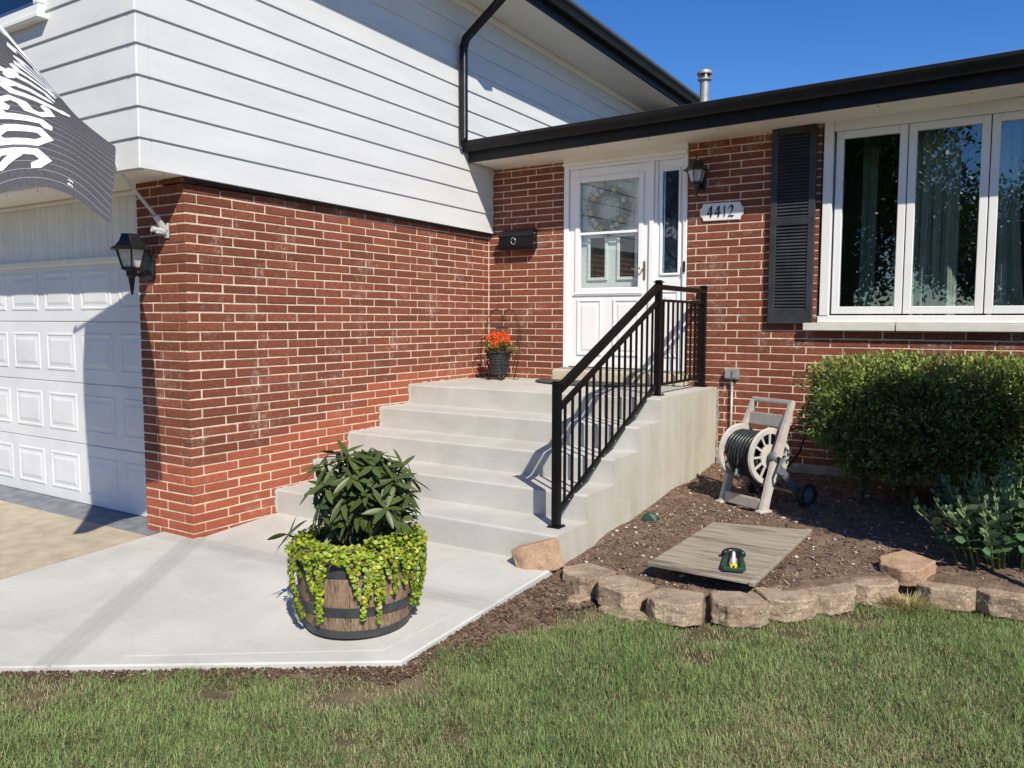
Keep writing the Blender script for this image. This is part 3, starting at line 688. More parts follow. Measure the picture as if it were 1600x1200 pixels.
# inner door behind the glass
IY = 0.095
mb = MB().box((SX0-0.01, IY, DZ0+0.02), (SX1+0.01, IY+0.04, 1.49)); idr = mb.build('inner_door', 'door_white', house)
for a, b in ((1.165, 1.325), (1.485, 1.645)):
    MB().box((a, IY-0.004, 0.44), (b, IY-0.0006, 0.83)).build('pane', 'plastic_dark', idr)
    for lo, hi in (((a-.03, .41), (a, .86)), ((b, .41), (b+.03, .86)), ((a+.0003, .41), (b-.0003, .44)), ((a+.0003, .83), (b-.0003, .86))):
        MB().box((lo[0], IY-0.018, lo[1]), (hi[0], IY-0.0004, hi[1])).build('lite_frame', 'door_white', idr, 0.004)
    for k in range(1, 3): MB().box((a+(b-a)*k/3-.003, IY-.007, .441), (a+(b-a)*k/3+.003, IY-.0045, .829)).build('came', 'lead', idr)
MB().box((1.17, IY-0.006, 0.95), (1.64, IY-0.0006, 1.36)).build('pane', 'lamp_glass', idr)
# wreath hanging inside
wr = thing('wreath', 'grey green wreath with white and yellow flowers behind the storm door glass', 'wreath', (1.37, IY-0.03, 1.09))
V = []; Fq = []; cols = []
for k in range(1500):
    a = rng.uniform(0, 2*math.pi); r = 0.185+rng.normal(0, 0.035); p = np.array((1.37+r*math.cos(a), IY-0.035+rng.uniform(-.018, .015), 1.10+r*math.sin(a)))
    d = rng.normal(size=3); d /= np.linalg.norm(d); e = np.cross(d, rng.normal(size=3)); e /= np.linalg.norm(e); s = rng.uniform(.010, .022); b = len(V)
    V += [p-d*s, p+e*s*.4, p+d*s, p-e*s*.4]; Fq.append((b, b+1, b+2, b+3)); c = np.array((.09, .12, .075))*rng.uniform(.7, 1.9); cols += [c]*4
big_mesh('foliage', np.array(V), [np.array(Fq)], 'leafcol', np.array(cols), wr, 'stuff')
MAT['petal_w'] = pbr('petal_white', (0.75, 0.66, 0.60), rough=0.7); MAT['petal_y'] = pbr('petal_yellow', (0.75, 0.50, 0.10), rough=0.7)
for k, (a, m) in enumerate(((1.9, 'petal_w'), (2.25, 'petal_w'), (2.55, 'petal_y'), (3.3, 'petal_y'), (3.75, 'petal_w'), (4.0, 'petal_w'), (4.35, 'petal_y'), (5.0, 'petal_w'), (5.6, 'petal_y'), (5.3, 'petal_w'), (0.4, 'petal_w'), (1.2, 'petal_y'))):
    cx, cz = 1.37+0.185*math.cos(a), 1.10+0.185*math.sin(a); mb = MB(); cy = IY-0.058
    for p in range(6):
        t = p*math.pi/3; mb.add([(cx, cy+.004, cz), (cx+.020*math.cos(t-.45), cy-.004, cz+.020*math.sin(t-.45)), (cx+.030*math.cos(t), cy-.002, cz+.030*math.sin(t)), (cx+.020*math.cos(t+.45), cy-.004, cz+.020*math.sin(t+.45))], [(0, 1, 2, 3)])
    mb.lathe([(0, -.008), (.010, -.004), (.012, .002)], (cx, cy-.004, cz), 8, M=Matrix.Rotation(math.pi/2, 4, 'X')); mb.build('flower', m, wr)
# sidelight
sl = MB().box((1.9055, 0.02, DZ0), (DX1-0.0405, 0.06, 0.455)).box((1.9055, 0.02, 1.40), (DX1-0.0405, 0.06, 1.4995)).box((1.9055, 0.0202, 0.4555), (1.948, 0.0598, 1.3995)).box((2.112, 0.0202, 0.4555), (DX1-0.0405, 0.0598, 1.3995)).build('sidelight', 'door_white', house, 0.003)
mb = MB()
for lo, hi in (((1.930, .437), (1.952, 1.418)), ((2.108, .437), (2.130, 1.418)), ((1.9525, .437), (2.1075, .459)), ((1.9525, 1.396), (2.1075, 1.418))): mb.box((lo[0], 0.006, lo[1]), (hi[0], 0.0195, hi[1]))
mb.build('glazing_frame', 'door_white', sl, 0.004)
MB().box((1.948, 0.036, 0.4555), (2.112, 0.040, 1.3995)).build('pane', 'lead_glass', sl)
MB().box((1.90, 0.20, -0.4), (2.2, 0.22, 1.5)).build('sidelight_backing', 'tone_backing', sl)  # added panel behind the glass, coloured to give the sidelight its reflected blue-grey
mb = MB()
X0, X1 = 1.952, 2.108
def came(x0, z0, x1, z1): mb.box((min(x0, x1)-.0022, 0.0335, min(z0, z1)-.0022), (max(x0, x1)+.0022, 0.0355, max(z0, z1)+.0022))
for x in (1.975, 2.085): came(x, .46, x, 1.39)
for z in (.50, .60, 1.02, 1.05, 1.22, 1.25, 1.34): came(X0, z, X1, z)
for z0, z1 in ((.50, .60), (1.05, 1.22), (1.25, 1.34)):
    for x in (2.010, 2.050): came(x, z0, x, z1)
came(2.03, .60, 2.03, 1.02)
mb.build('came', 'lead', sl)
raised(sl, 1.935, 2.125, -0.33, 0.30, 0.0195)
MB().box((2.166, -0.022, 0.455), (2.192, -0.0045, 0.565)).build('doorbell', 'plastic_dark', dframe, 0.008, seg=2)
# stone threshold in two pieces
for a, b in ((0.868, 2.02), (2.026, 2.25)):
    mb = MB().box((a, -0.165, -0.588), (b, 0.0085, -0.4705)); o = mb.build('threshold_stone', 'stone_sill', house, 0.014, seg=2)
MB().box((DX0+0.004, -0.07, -0.4700), (DX1-0.004, 0.11, DZ0-0.0005)).build('door_sill', 'galv', house, 0.003)

# ---- picture window of three casements
WZ0, WZ1 = 0.075, 1.572; WX = [3.468, 4.012, 4.579, 5.146, 5.713]
mb = MB(); mb.box((3.381, -0.022, 0.062), (3.455, 0.115, 1.662)); mb.box((3.4553, -0.010, WZ1+0.002), (5.80, 0.11, 1.668)); mb.box((5.72, -0.022, 0.062), (5.80, 0.115, 1.5735))
wf = mb.build('window_surround', 'white', house, 0.004)
MB().box((3.365, -0.015, 0.0005), (5.82, 0.115, 0.0615)).build('window_base', 'white', house, 0.006)
for a, b in ((3.263, 3.974), (3.980, 5.0), (5.006, 5.9)):
    MB().box((a, -0.075, -0.066), (b, 0.11, -0.0004)).build('window_sill', 'window_sill', house, 0.006, seg=2)
for k in range(4):
    a, b = WX[k]+0.004, WX[k+1]-0.004
    w = MB().box((a, 0.012, WZ0), (a+0.058, 0.062, WZ1)).box((b-0.058, 0.012, WZ0), (b, 0.062, WZ1)).box((a+0.0582, 0.0125, WZ0), (b-0.0582, 0.0615, WZ0+0.060)).box((a+0.0582, 0.0125, WZ1-0.060), (b-0.0582, 0.0615, WZ1)).build('window', 'white', house, 0.004)
    MB().box((a+0.056, 0.036, WZ0+0.058), (b-0.056, 0.040, WZ1-0.058)).build('pane', 'glass', w)
    MB().box((b+0.0005, 0.03, WZ0), (b+0.0075, 0.09, WZ1)).build('mullion', 'plastic_dark', w)
mb = MB(); mb.box((3.3, 0.13, -0.3), (3.38, 3.0, 1.9)); mb.box((5.9, 0.13, -0.3), (5.98, 3.0, 1.9)); mb.box((3.3, 3.0, -0.3), (5.98, 3.1, 1.9)); mb.box((3.3, 0.13, 1.75), (5.98, 3.0, 1.9)); mb.box((3.3, 0.13, -0.5), (5.98, 3.0, -0.3))
mb.build('interior', 'room', house)
def curtain(x0, x1, y, label, amp=0.03, n=60, swing=0.0):
    V = []; NZ = 10
    for j in range(NZ+1):
        t = j/NZ; z = 1.66-t*1.72
        for i in range(n+1):
            s = i/n; w = 0.8+0.5*t
            V.append((x0+(x1-x0)*s+swing*t*t*s, y+amp*w*math.sin(s*(x1-x0)*58+1.3*math.sin(s*5+x0))+0.012*math.sin(s*91), z))
    Fc = np.array([(j*(n+1)+i, j*(n+1)+i+1, (j+1)*(n+1)+i+1, (j+1)*(n+1)+i) for j in range(NZ) for i in range(n)])
    o = big_mesh('curtain', np.array(V), [Fc], 'curtain', smooth=True)
    md = o.modifiers.new('solid', 'SOLIDIFY'); md.thickness = 0.003
    return tag(o, label, 'curtain', 'curtains inside the picture window')
curtain(3.56, 3.68, 0.75, 'narrow pale curtain in the dark pane nearest the shutter')
curtain(4.02, 4.36, 0.40, 'wide pale green curtain behind the second window pane', 0.035)
curtain(4.58, 4.76, 0.40, 'pale curtain edge behind the rightmost window pane', 0.03, 40, 0.10)
# shutter
sh = MB()
HX0, HX1 = 2.961, 3.329; SZ0, SZ1 = -0.009, 1.652; T0, T1 = -0.052, -0.012
sh.box((HX0, T0, SZ0), (HX0+0.055, T1, SZ1)); sh.box((HX1-0.055, T0, SZ0), (HX1, T1, SZ1))
for z0, z1 in ((SZ0, 0.105), (0.825, 0.885), (1.585, SZ1)): sh.box((HX0+0.0552, T0+0.0005, z0), (HX1-0.0552, T1, z1))
sh.box((HX0+0.0552, T1-0.012, 0.1052), (HX1-0.0552, T1-0.002, 0.8248)); sh.box((HX0+0.0552, T1-0.012, 0.8852), (HX1-0.0552, T1-0.002, 1.5848))
sho = sh.build('shutter', 'shutter', house, 0.004)
me_sl = None
def slats(z0, z1, n):
    global me_sl
    for k in range(n):
        z = z0+(z1-z0)*(k+0.5)/n
        if me_sl is None:
            bm = bmesh.new(); bmesh.ops.create_cube(bm, size=1)
            for v in bm.verts: v.co = Vector((v.co.x*(HX1-HX0-0.111), v.co.y*0.007, v.co.z*0.034))
            bmesh.ops.bevel(bm, geom=bm.edges[:], offset=0.002, segments=1, affect='EDGES')
            me_sl = bpy.data.meshes.new('slat'); bm.to_mesh(me_sl); bm.free(); me_sl.materials.append(MAT['shutter'])
        inst('slat', me_sl, sho, Matrix.Translation(((HX0+HX1)/2, -0.037, z)) @ Matrix.Rotation(math.radians(-38), 4, 'X'))
slats(0.108, 0.822, 26); slats(0.888, 1.582, 25)
for x in (HX0+0.02, HX1-0.02):
    for z in (0.045, 0.875, 1.55): MB().lathe([(0, -.004), (.006, -.003), (.008, .002)], (x, T0-0.0005, z), 8, M=Matrix.Rotation(math.pi/2, 4, 'X')).build('screw', 'plastic_dark', sho)

# ================================================================== CONCRETE STEPS
ZP = -0.5854; RI = 0.179; Y0S = -1.329; TR = 0.4015; XS = 2.512
st = thing('concrete_steps', 'new grey concrete steps and landing rising to the front door', 'steps', (1.25, -1.5, -1.5))
for i in range(5):
    zt = ZP-RI*i; y = Y0S-TR*i; yb = -0.002 if i == 0 else Y0S-TR*(i-1)+0.02
    zb = zt-RI-(0.0 if i < 4 else 0.10)
    prof = [(y, zb-0.035 if i < 4 else zb), (y, zt-.014), (y+.002, zt-.007), (y+.007, zt-.002), (y+.014, zt), (yb, zt), (yb, zb-0.035 if i < 4 else zb)]
    mb = MB().prism([(0, q[0], q[1]) for q in prof], (0.003, 0, 0), (XS-0.0136, 0, 0)); mb.build('step', 'concrete', st)
mb = MB().box((0.05, Y0S+0.03, -1.6), (XS-0.03, -0.01, ZP-0.05)); 
for i in range(1, 5): mb.box((0.05, Y0S-TR*i+0.03, -1.6), (XS-0.03, Y0S-TR*(i-1)+0.03, ZP-RI*i-0.05))
mb.build('core', 'concrete', st)
poly = [(0, 0.0, -1.62)]
pts = [(-0.003, -1.62), (-0.003, ZP+0.001)]
for i in range(5):
    y = Y0S-TR*i; zt = ZP-RI*i; pts += [(y+.014, zt+.0004), (y+.007, zt-.0016), (y+.002, zt-.0066), (y-.0004, zt-.014), (y-.0004, ZP-RI*(i+1)+0.0004)]
pts[-1] = (pts[-1][0], -1.62)
mb = MB(); mb.prism([(XS-0.0135, y, z) for y, z in pts], (0, 0, 0), (0.0135, 0, 0)); mb.build('side_facing', 'parge', st)
# smeared cement along the brick joint
mb = MB()
for i in range(5):
    y = Y0S-TR*i; z = ZP-RI*i
    ye = -0.4 if i == 0 else Y0S-TR*(i-1)
    n = 14
    for k in range(n):
        a = y+(ye-y)*k/n; b = y+(ye-y)*(k+1)/n; mb.box((0.0015, a, z-.002), (0.006+random.uniform(0, .006), b, z+random.uniform(.003, .013)))
    for k in range(5):
        a = z-RI*k/5; mb.box((0.0012, y-random.uniform(.008, .022), a-RI/5), (0.0055+random.uniform(0, .004), y+.004, a))
mb.build('cement_smear', 'concrete', st)
mb = MB()
for k in range(12):
    a = -0.6-k*0.052; mb.box((XS-0.004, -0.008-random.uniform(0, .012), a-0.055), (XS+random.uniform(.006, .03), -0.001, a))
mb.build('cement_smear', 'foundation', st)

# ================================================================== RAILING
rl = thing('stair_railing', 'black metal railing with square posts on the right of the steps', 'railing', (2.39, -2.743, ZP-4*RI))
P1 = np.array((2.397, -2.745, ZP-4*RI)); P2 = np.array((2.382, -1.085, ZP)); P3 = np.array((2.385, -0.045, ZP))
PT = [-0.385, 0.318, 0.312]
for P, zt in zip((P1, P2, P3), PT):
    o = MB().box((P[0]-.0245, P[1]-.0245, P[2]+.001), (P[0]+.0245, P[1]+.0245, zt)).build('post', 'rail', rl, 0.003)
    mb = MB().box((P[0]-.036, P[1]-.036, zt), (P[0]+.036, P[1]+.036, zt+.010)).box((P[0]-.024, P[1]-.024, zt+.0101), (P[0]+.024, P[1]+.024, zt+.020)); mb.build('post_cap', 'rail', o, 0.004)
    mb = MB().box((P[0]-.045, P[1]-.045, P[2]+.0005), (P[0]+.045, P[1]+.045, P[2]+.009)); bp = mb.build('base_plate', 'rail', o, 0.002)
    for sx in (-1, 1):
        for sy in (-1, 1): MB().lathe([(.007, 0), (.007, .006), (0, .007)], (P[0]+sx*.034, P[1]+sy*.034, P[2]+.009), 6).build('bolt', 'rail', bp)
def seg(a, b, w, h, name): return MB().bar(a, b, w, h).build(name, 'rail', rl, 0.003)
def at(P, z, dy=0): return (P[0], P[1]+dy, z)
HR = lambda t: -0.420+(0.285+0.420)*t      # hand rail height along the slope
seg(at(P1, HR(0), .0245), at(P2, HR(1), -.0245), .046, .050, 'handrail')
seg(at(P1, HR(0)-.122, .0245), at(P2, HR(1)-.122, -.0245), .030, .036, 'top_rail')
BRL = lambda t: -1.205+(-0.500+1.205)*t
seg(at(P1, BRL(0), .0245), at(P2, BRL(1), -.0245), .030, .036, 'bottom_rail')
seg(at(P2, .283, .0245), at(P3, .280, -.0245), .046, .040, 'handrail')
seg(at(P2, .178, .0245), at(P3, .176, -.0245), .030, .022, 'top_rail')
seg(at(P2, -.500, .0245), at(P3, -.500, -.0245), .030, .022, 'bottom_rail')
nb = 15; me_b = {}
for k in range(nb):
    t = (k+1)/(nb+1)*0.985+0.004; y = P1[1]+(P2[1]-P1[1])*t; x = P1[0]+(P2[0]-P1[0])*t
    MB().box((x-.0075, y-.0075, BRL(t)), (x+.0075, y+.0075, HR(t)-.122)).build('baluster', 'rail', rl)
for k in range(9):
    t = (k+1)/10; y = P2[1]+(P3[1]-P2[1])*t; x = P2[0]+(P3[0]-P2[0])*t
    MB().box((x-.0075, y-.0075, -.498), (x+.0075, y+.0075, .178)).build('baluster', 'rail', rl)
for k in range(9):
    t = (k+.8)/9.5; y = P1[1]+(P2[1]-P1[1])*t; x = P1[0]+(P2[0]-P1[0])*t
    MB().lathe([(0, .0), (.005, .001), (.006, .004)], (x+.0155, y, BRL(t)), 8, M=Matrix.Rotation(math.pi/2, 4, 'Y')).build('screw', 'galv', rl)

# ================================================================== WALL FIXTURES
def lantern(name, label, base, out, sc=1.0):
    """base: wall point, out: unit outward vector (2D); lantern body centre is 0.13 m out"""
    ox, oy = out; sx, sy = -oy, ox                       # sideways
    th = thing(name, label, 'wall lamp', base, 'black wall lanterns')
    def W(s, o, z): return (base[0]+sx*s*sc+ox*o*sc, base[1]+sy*s*sc+oy*o*sc, base[2]+z*sc)
    D = 0.135
    ang = math.atan2(oy, ox)
    mb = MB(); P = [W(s, o, z) for o in (0.0, 0.022) for s, z in ((-.045, -.07), (.045, -.07), (.055, -.04), (.055, .06), (.035, .09), (-.035, .09), (-.055, .06), (-.055, -.04))]
    mb.add(P, [tuple(range(7, -1, -1)), tuple(range(8, 16))]+[(i, (i+1) % 8, 8+(i+1) % 8, 8+i) for i in range(8)]); mb.build('back_plate', 'black_metal', th, 0.004)
    MB().tube([W(0, .02, -.02), W(0, .07, -.045), W(0, .11, -.035), W(0, D, -.03)], [.016*sc, .013*sc, .013*sc, .016*sc], 10).build('arm', 'black_metal', th, smooth=True)
    nside = 6
    c = W(0, D, 0)
    def ring(r, z, a0=0.0): return [(c[0]+r*sc*math.cos(ang+a0+2*math.pi*k/nside), c[1]+r*sc*math.sin(ang+a0+2*math.pi*k/nside), base[2]+z*sc) for k in range(nside)]
    zb, zt = 0.0, 0.115; rb, rt = .058, .094
    # glass panes: one per side
    R1, R2 = ring(rb-.003, zb), ring(rt-.003, zt)
    for k in range(nside):
        k2 = (k+1) % nside; MB().add([R1[k], R1[k2], R2[k2], R2[k]], [(0, 1, 2, 3)]).build('pane', 'lamp_glass', th)
        MB().tube([ring(rb, zb)[k], ring(rt, zt)[k]], .0055*sc, 6).build('bar', 'black_metal', th)
    mb = MB()
    prof = [(.132, .112), (.134, .118), (.105, .135), (.078, .165), (.060, .205), (.060, .212), (.0, .222)]
    rs = [ring(r, z) for r, z in prof[:-1]]
    for r in rs: mb.v += r
    for i in range(len(rs)-1):
        for k in range(nside): mb.f.append((i*6+k, i*6+(k+1) % 6, i*6+6+(k+1) % 6, i*6+6+k))
    mb.f.append(tuple(range((len(rs)-1)*6, len(rs)*6))); mb.f.append(tuple(range(5, -1, -1)))
    mb.build('roof', 'black_metal', th)
    MB().lathe([(.0, .243), (.008, .238), (.010, .228), (.006, .218), (.010, .210)], (c[0], c[1], base[2]), 10).build('finial', 'black_metal', th, smooth=True)
    mb = MB(); rs = [ring(.066, .004), ring(.066, -.010), ring(.036, -.022), ring(.034, -.050), ring(.022, -.062), ring(.020, -.085), ring(.007, -.165), ring(.005, -.170)]
    for r in rs: mb.v += r
    for i in range(len(rs)-1):
        for k in range(nside): mb.f.append((i*6+k, i*6+(k+1) % 6, i*6+6+(k+1) % 6, i*6+6+k))
    mb.f.append(tuple(range(5, -1, -1))); mb.f.append(tuple(range(len(rs)*6-6, len(rs)*6))); mb.build('tail', 'black_metal', th)
    MB().lathe([(0, .08), (.014, .072), (.020, .055), (.014, .035), (.012, .015), (.012, .0)], (c[0], c[1], base[2]), 12).build('bulb', 'lamp_glass', th, smooth=True)
lantern('wall_lantern', 'black lantern with frosted panes on the brick pier beside the garage door', (-0.40, -L-0.001, 0.375), (0, -1), 1.1)
lantern('wall_lantern', 'black lantern on the brick above the house number by the front door', (2.322, -0.001, 1.245), (0, -1), 0.9)
# mailbox
mbx = thing('mailbox', 'black metal mailbox with silver ring on the brick left of the door', 'mailbox', (0.41, -0.001, 0.74))
x0, x1 = 0.20, 0.60
prof = [(-.002, .745), (-.078, .735), (-.110, .760), (-.118, .885), (-.098, .915), (-.004, .950)]
mb = MB(); mb.prism([(0, y, z) for y, z in prof], (x0, 0, 0), (x1, 0, 0)); mb.build('body', 'gutter', mbx, 0.006, seg=2)
mb = MB(); prof2 = [(-.004, .9535), (-.102, .9185), (-.124, .884), (-.124, .868), (-.1205, .868), (-.1205, .8875), (-.0985, .9155)]
mb.prism([(0, y, z) for y, z in prof2], (x0-.004, 0, 0), (x1+.004, 0, 0)); mb.build('lid', 'gutter', mbx, 0.002)
M = Matrix.Rotation(math.pi/2, 4, 'X')
mb = MB(); mb.tube([(0.385+.028*math.cos(t), -0.1225, .825+.034*math.sin(t)) for t in np.linspace(0, 2*math.pi, 28)[:-1]], .0045, 8, closed=True); mb.build('ring', 'chrome', mbx, smooth=True)
for z in (.80, .90): MB().lathe([(0, -.005), (.008, -.003), (.009, .003)], (x1+.0005, -.06, z), 8, M=Matrix.Rotation(-math.pi/2, 4, 'Y')).build('rivet', 'galv', mbx)

# broad-nib lettering helper: strokes as flat ribbons
def nib_strokes(strokes, w, ang=math.radians(40)):
    """strokes: polylines in 2D; returns list of quads (2D) swept by a nib of width w at angle ang"""
    nx, ny = math.cos(ang)*w/2, math.sin(ang)*w/2; quads = []
    for s in strokes:
        for (ax, ay), (bx, by) in zip(s[:-1], s[1:]):
            quads.append([(ax-nx, ay-ny), (ax+nx, ay+ny), (bx+nx, by+ny), (bx-nx, by-ny)])
    return quads
def fat_strokes(strokes, w):
    """constant width ribbons with pointed (diamond) ends"""
    out = []
    for s in strokes:
        s = [np.array(p, float) for p in s]; L_, R_ = [], []
        for i, p in enumerate(s):
            t = s[min(i+1, len(s)-1)]-s[max(i-1, 0)]; t /= (np.linalg.norm(t)+1e-9); nrm = np.array((-t[1], t[0])); L_.append(p+nrm*w/2); R_.append(p-nrm*w/2)
        t0 = s[0]-s[1]; t0 /= np.linalg.norm(t0); t1 = s[-1]-s[-2]; t1 /= np.linalg.norm(t1)
        for i in range(len(s)-1): out.append([tuple(R_[i]), tuple(R_[i+1]), tuple(L_[i+1]), tuple(L_[i])])
        out.append([tuple(L_[0]), tuple(s[0]+t0*w*.55), tuple(R_[0])]); out.append([tuple(R_[-1]), tuple(s[-1]+t1*w*.55), tuple(L_[-1])])
    return out
# house number plaque
pq = thing('house_number', 'white plaque with black number 4412 on the brick right of the door', 'house number', (2.52, -0.001, 0.985))
def plaque_ring(e, y):
    w, h = .198-e, .079-e; pts = []
    for cx, s in ((1, 1), (-1, -1)): pass
    P = [(-w+.03, -h), (w-.03, -h), (w-.022, -h+.028), (w, -.03), (w, .03), (w-.022, h-.028), (w-.03, h), (-w+.03, h), (-w+.022, h-.028), (-w, .03), (-w, -.03), (-w+.022, -h+.028)]
    return [(2.520+a, y, .987+b-0.012*a) for a, b in P]
mb = MB(); A_, B_, C_ = plaque_ring(0, -.001), plaque_ring(0, -.010), plaque_ring(.006, -.014); mb.v = A_+B_+C_
for r in (0, 12):
    for k in range(12): mb.f.append((r+k, r+(k+1) % 12, r+12+(k+1) % 12, r+12+k))
mb.f.append(tuple(range(24, 36))); mb.build('plate', 'plaque', pq)
DIG = {'4': [[(.62, 1.0), (.08, .34), (.95, .36)], [(.70, .98), (.62, .02)]], '1': [[(.25, .80), (.52, 1.0), (.50, .02)]],
       '2': [[(.10, .74), (.26, .96), (.58, .98), (.74, .78), (.62, .52), (.30, .24), (.06, .04), (.44, .10), (.86, .03)]]}
x = 2.520-.130; 
for ch in '4412':
    w = .052 if ch != '1' else .034
    mb = MB(); yy = -.0150
    for q in nib_strokes(DIG[ch], .30, math.radians(25)):
        P = [(x+a*w*1.05, yy, .987-.050+b*.100-0.012*(x-2.52)) for a, b in q]; mb.prism(P, (0, -.0025, 0), (0, .0015, 0)); yy -= .00006
    mb.build('digit', 'digit', pq); x += w+.018
for s in (-1, 1): MB().lathe([(0, -.004), (.004, -.003), (.005, .001)], (2.52+s*.172, -.0142, .987-s*.002), 8, M=M).build('screw', 'galv', pq)
# outlet box with conduit
ob = thing('outlet_box', 'grey outdoor outlet box with conduit on the brick beside the landing', 'outlet box', (2.655, -0.001, -0.46))
MB().box((2.590, -.045, -.508), (2.718, -.001, -.414)).build('box', 'galv', ob, 0.008, seg=2)
for a in (2.597, 2.662): MB().box((a, -.062, -.498), (a+.048, -.0455, -.424)).build('cover', 'galv', ob, 0.006, seg=2)
MB().tube([(2.655, -.022, -.508), (2.655, -.022, -1.0), (2.660, -.022, -1.16), (2.69, -.03, -1.27), (2.70, -.05, -1.36)], .0115, 10).build('conduit', 'galv', ob, smooth=True)
for z in (-.53, -1.02): MB().tube([(2.655, -.022, z), (2.655, -.022, z-.03)], .016, 10).build('coupling', 'galv', ob)
# spigot with a hose dropping from it
sg = thing('spigot', 'garden tap with a dark hose on the wall between reel and hedge', 'tap', (3.34, -0.001, -0.82))
MB().tube([(3.34, 0, -.82), (3.34, -.07, -.82), (3.335, -.10, -.84), (3.33, -.11, -.875)], .014, 10).build('spout', 'brass', sg, smooth=True)
MB().lathe([(0, .03), (.03, .028), (.032, .02), (.012, .016), (.008, .0)], (3.34, -.062, -.805), 12).build('handle', 'galv', sg)
MB().tube([(3.33, -.11, -.87), (3.325, -.13, -.95), (3.30, -.2, -1.08), (3.25, -.32, -1.18), (3.21, -.45, -1.22), (3.22, -.62, -1.27), (3.30, -.85, -1.25)], .011, 10).build('hose', 'hose', sg, smooth=True)

# ================================================================== FLAG
P0 = np.array((-0.192, -L, 0.636)); PD = np.array((0, -0.70, 0.714)); PD /= np.linalg.norm(PD)
fp = thing('flagpole', 'white pole on a two-socket bracket angled up from the brick pier', 'flagpole', tuple(P0))
MB().tube([P0+PD*.06, P0+PD*1.62], .0125, 14).build('pole', 'grey_metal', fp, smooth=True)
MB().lathe([(0, .03), (.016, .026), (.020, .012), (.012, 0)], tuple(P0+PD*1.61), 12).build('ball', 'grey_metal', fp, smooth=True)
mb = MB(); mb.tube([P0+np.array((0, -.02, .0)), P0+PD*.13], .0215, 12); mb.tube([P0+np.array((0, -.02, -.01)), P0+np.array((-.01, -.115, .0))], .0195, 12)
br = mb.build('bracket', 'grey_metal', fp)
MB().box((P0[0]-.030, -L-.012, P0[2]-.06), (P0[0]+.030, -L-.0005, P0[2]+.055)).build('wall_plate', 'grey_metal', br, .006, seg=2)
for dz in (-.045, .04): MB().lathe([(0, -.005), (.006, -.003), (.007, .001)], (P0[0], -L-.0125, P0[2]+dz), 8, M=M).build('screw', 'galv', br)
MB().box((P0[0]-.012, -L-.09, P0[2]-.03), (P0[0]+.012, -L-.012, P0[2]-.012)).build('brace', 'grey_metal', br, .004)
H0 = P0+PD*.52; H1 = P0+PD*(.52+.91)
def spline(pts, t):
    pts = np.array(pts); d = np.concatenate([[0], np.cumsum(np.linalg.norm(np.diff(pts, axis=0), axis=1))]); d /= d[-1]
    # catmull-rom on the chord parameter
    i = min(len(pts)-2, max(0, int(np.searchsorted(d, t, side='right')-1))); u = (t-d[i])/(d[i+1]-d[i]+1e-9)
    p0 = pts[max(i-1, 0)]; p1 = pts[i]; p2 = pts[i+1]; p3 = pts[min(i+2, len(pts)-1)]
    return .5*((2*p1)+(-p0+p2)*u+(2*p0-5*p1+4*p2-p3)*u*u+(-p0+3*p1-3*p2+p3)*u**3)
E0 = [H0, (0.02, -4.19, 1.035), (0.32, -4.37, 1.030), (0.62, -4.54, .935), (.82, -4.67, .74), (1.0, -4.815, .50)]
E1 = [H1, (0.05, -4.93, 1.60), (.30, -5.13, 1.40), (.52, -5.30, 1.10), (.66, -5.40, .80), (.74, -5.46, .50)]
def flagP(s, v):                                    # s along the fly 0..1, v up the hoist 0..1
    s = s*(1-.115*math.sin(math.pi*min(1, v*1.12)))
    a = spline(E0, s); b = spline(E1, s); p = a*(1-v)+b*v
    bulge = math.sin(math.pi*v)*(.05+.10*s)
    p = p+np.array((.35, -.1, .25))*bulge*.9+np.array((0.6, .5, 0))*0.020*math.sin(v*9+s*6)*s
    p[2] += -.03*math.sin(math.pi*v)*s
    return p
NU, NV = 90, 60; V = []; UVs = []
for i in range(NU+1):
    for j in range(NV+1): V.append(flagP(i/NU, j/NV)); UVs.append((i/NU, j/NV))
Fc = np.array([(i*(NV+1)+j, (i+1)*(NV+1)+j, (i+1)*(NV+1)+j+1, i*(NV+1)+j+1) for i in range(NU) for j in range(NV)])
flag = thing('flag', 'charcoal pinstriped flag with white blackletter lettering hanging from the pole', 'flag', tuple(H0))
fo = big_mesh('cloth', np.array(V), [Fc], 'flag', parent=flag, smooth=True)
uvl = fo.data.uv_layers.new(name='UVMap'); li = np.zeros(len(fo.data.loops), dtype=np.int32); fo.data.loops.foreach_get('vertex_index', li)
uvl.data.foreach_set('uv', np.array(UVs)[li].astype(np.float32).ravel())
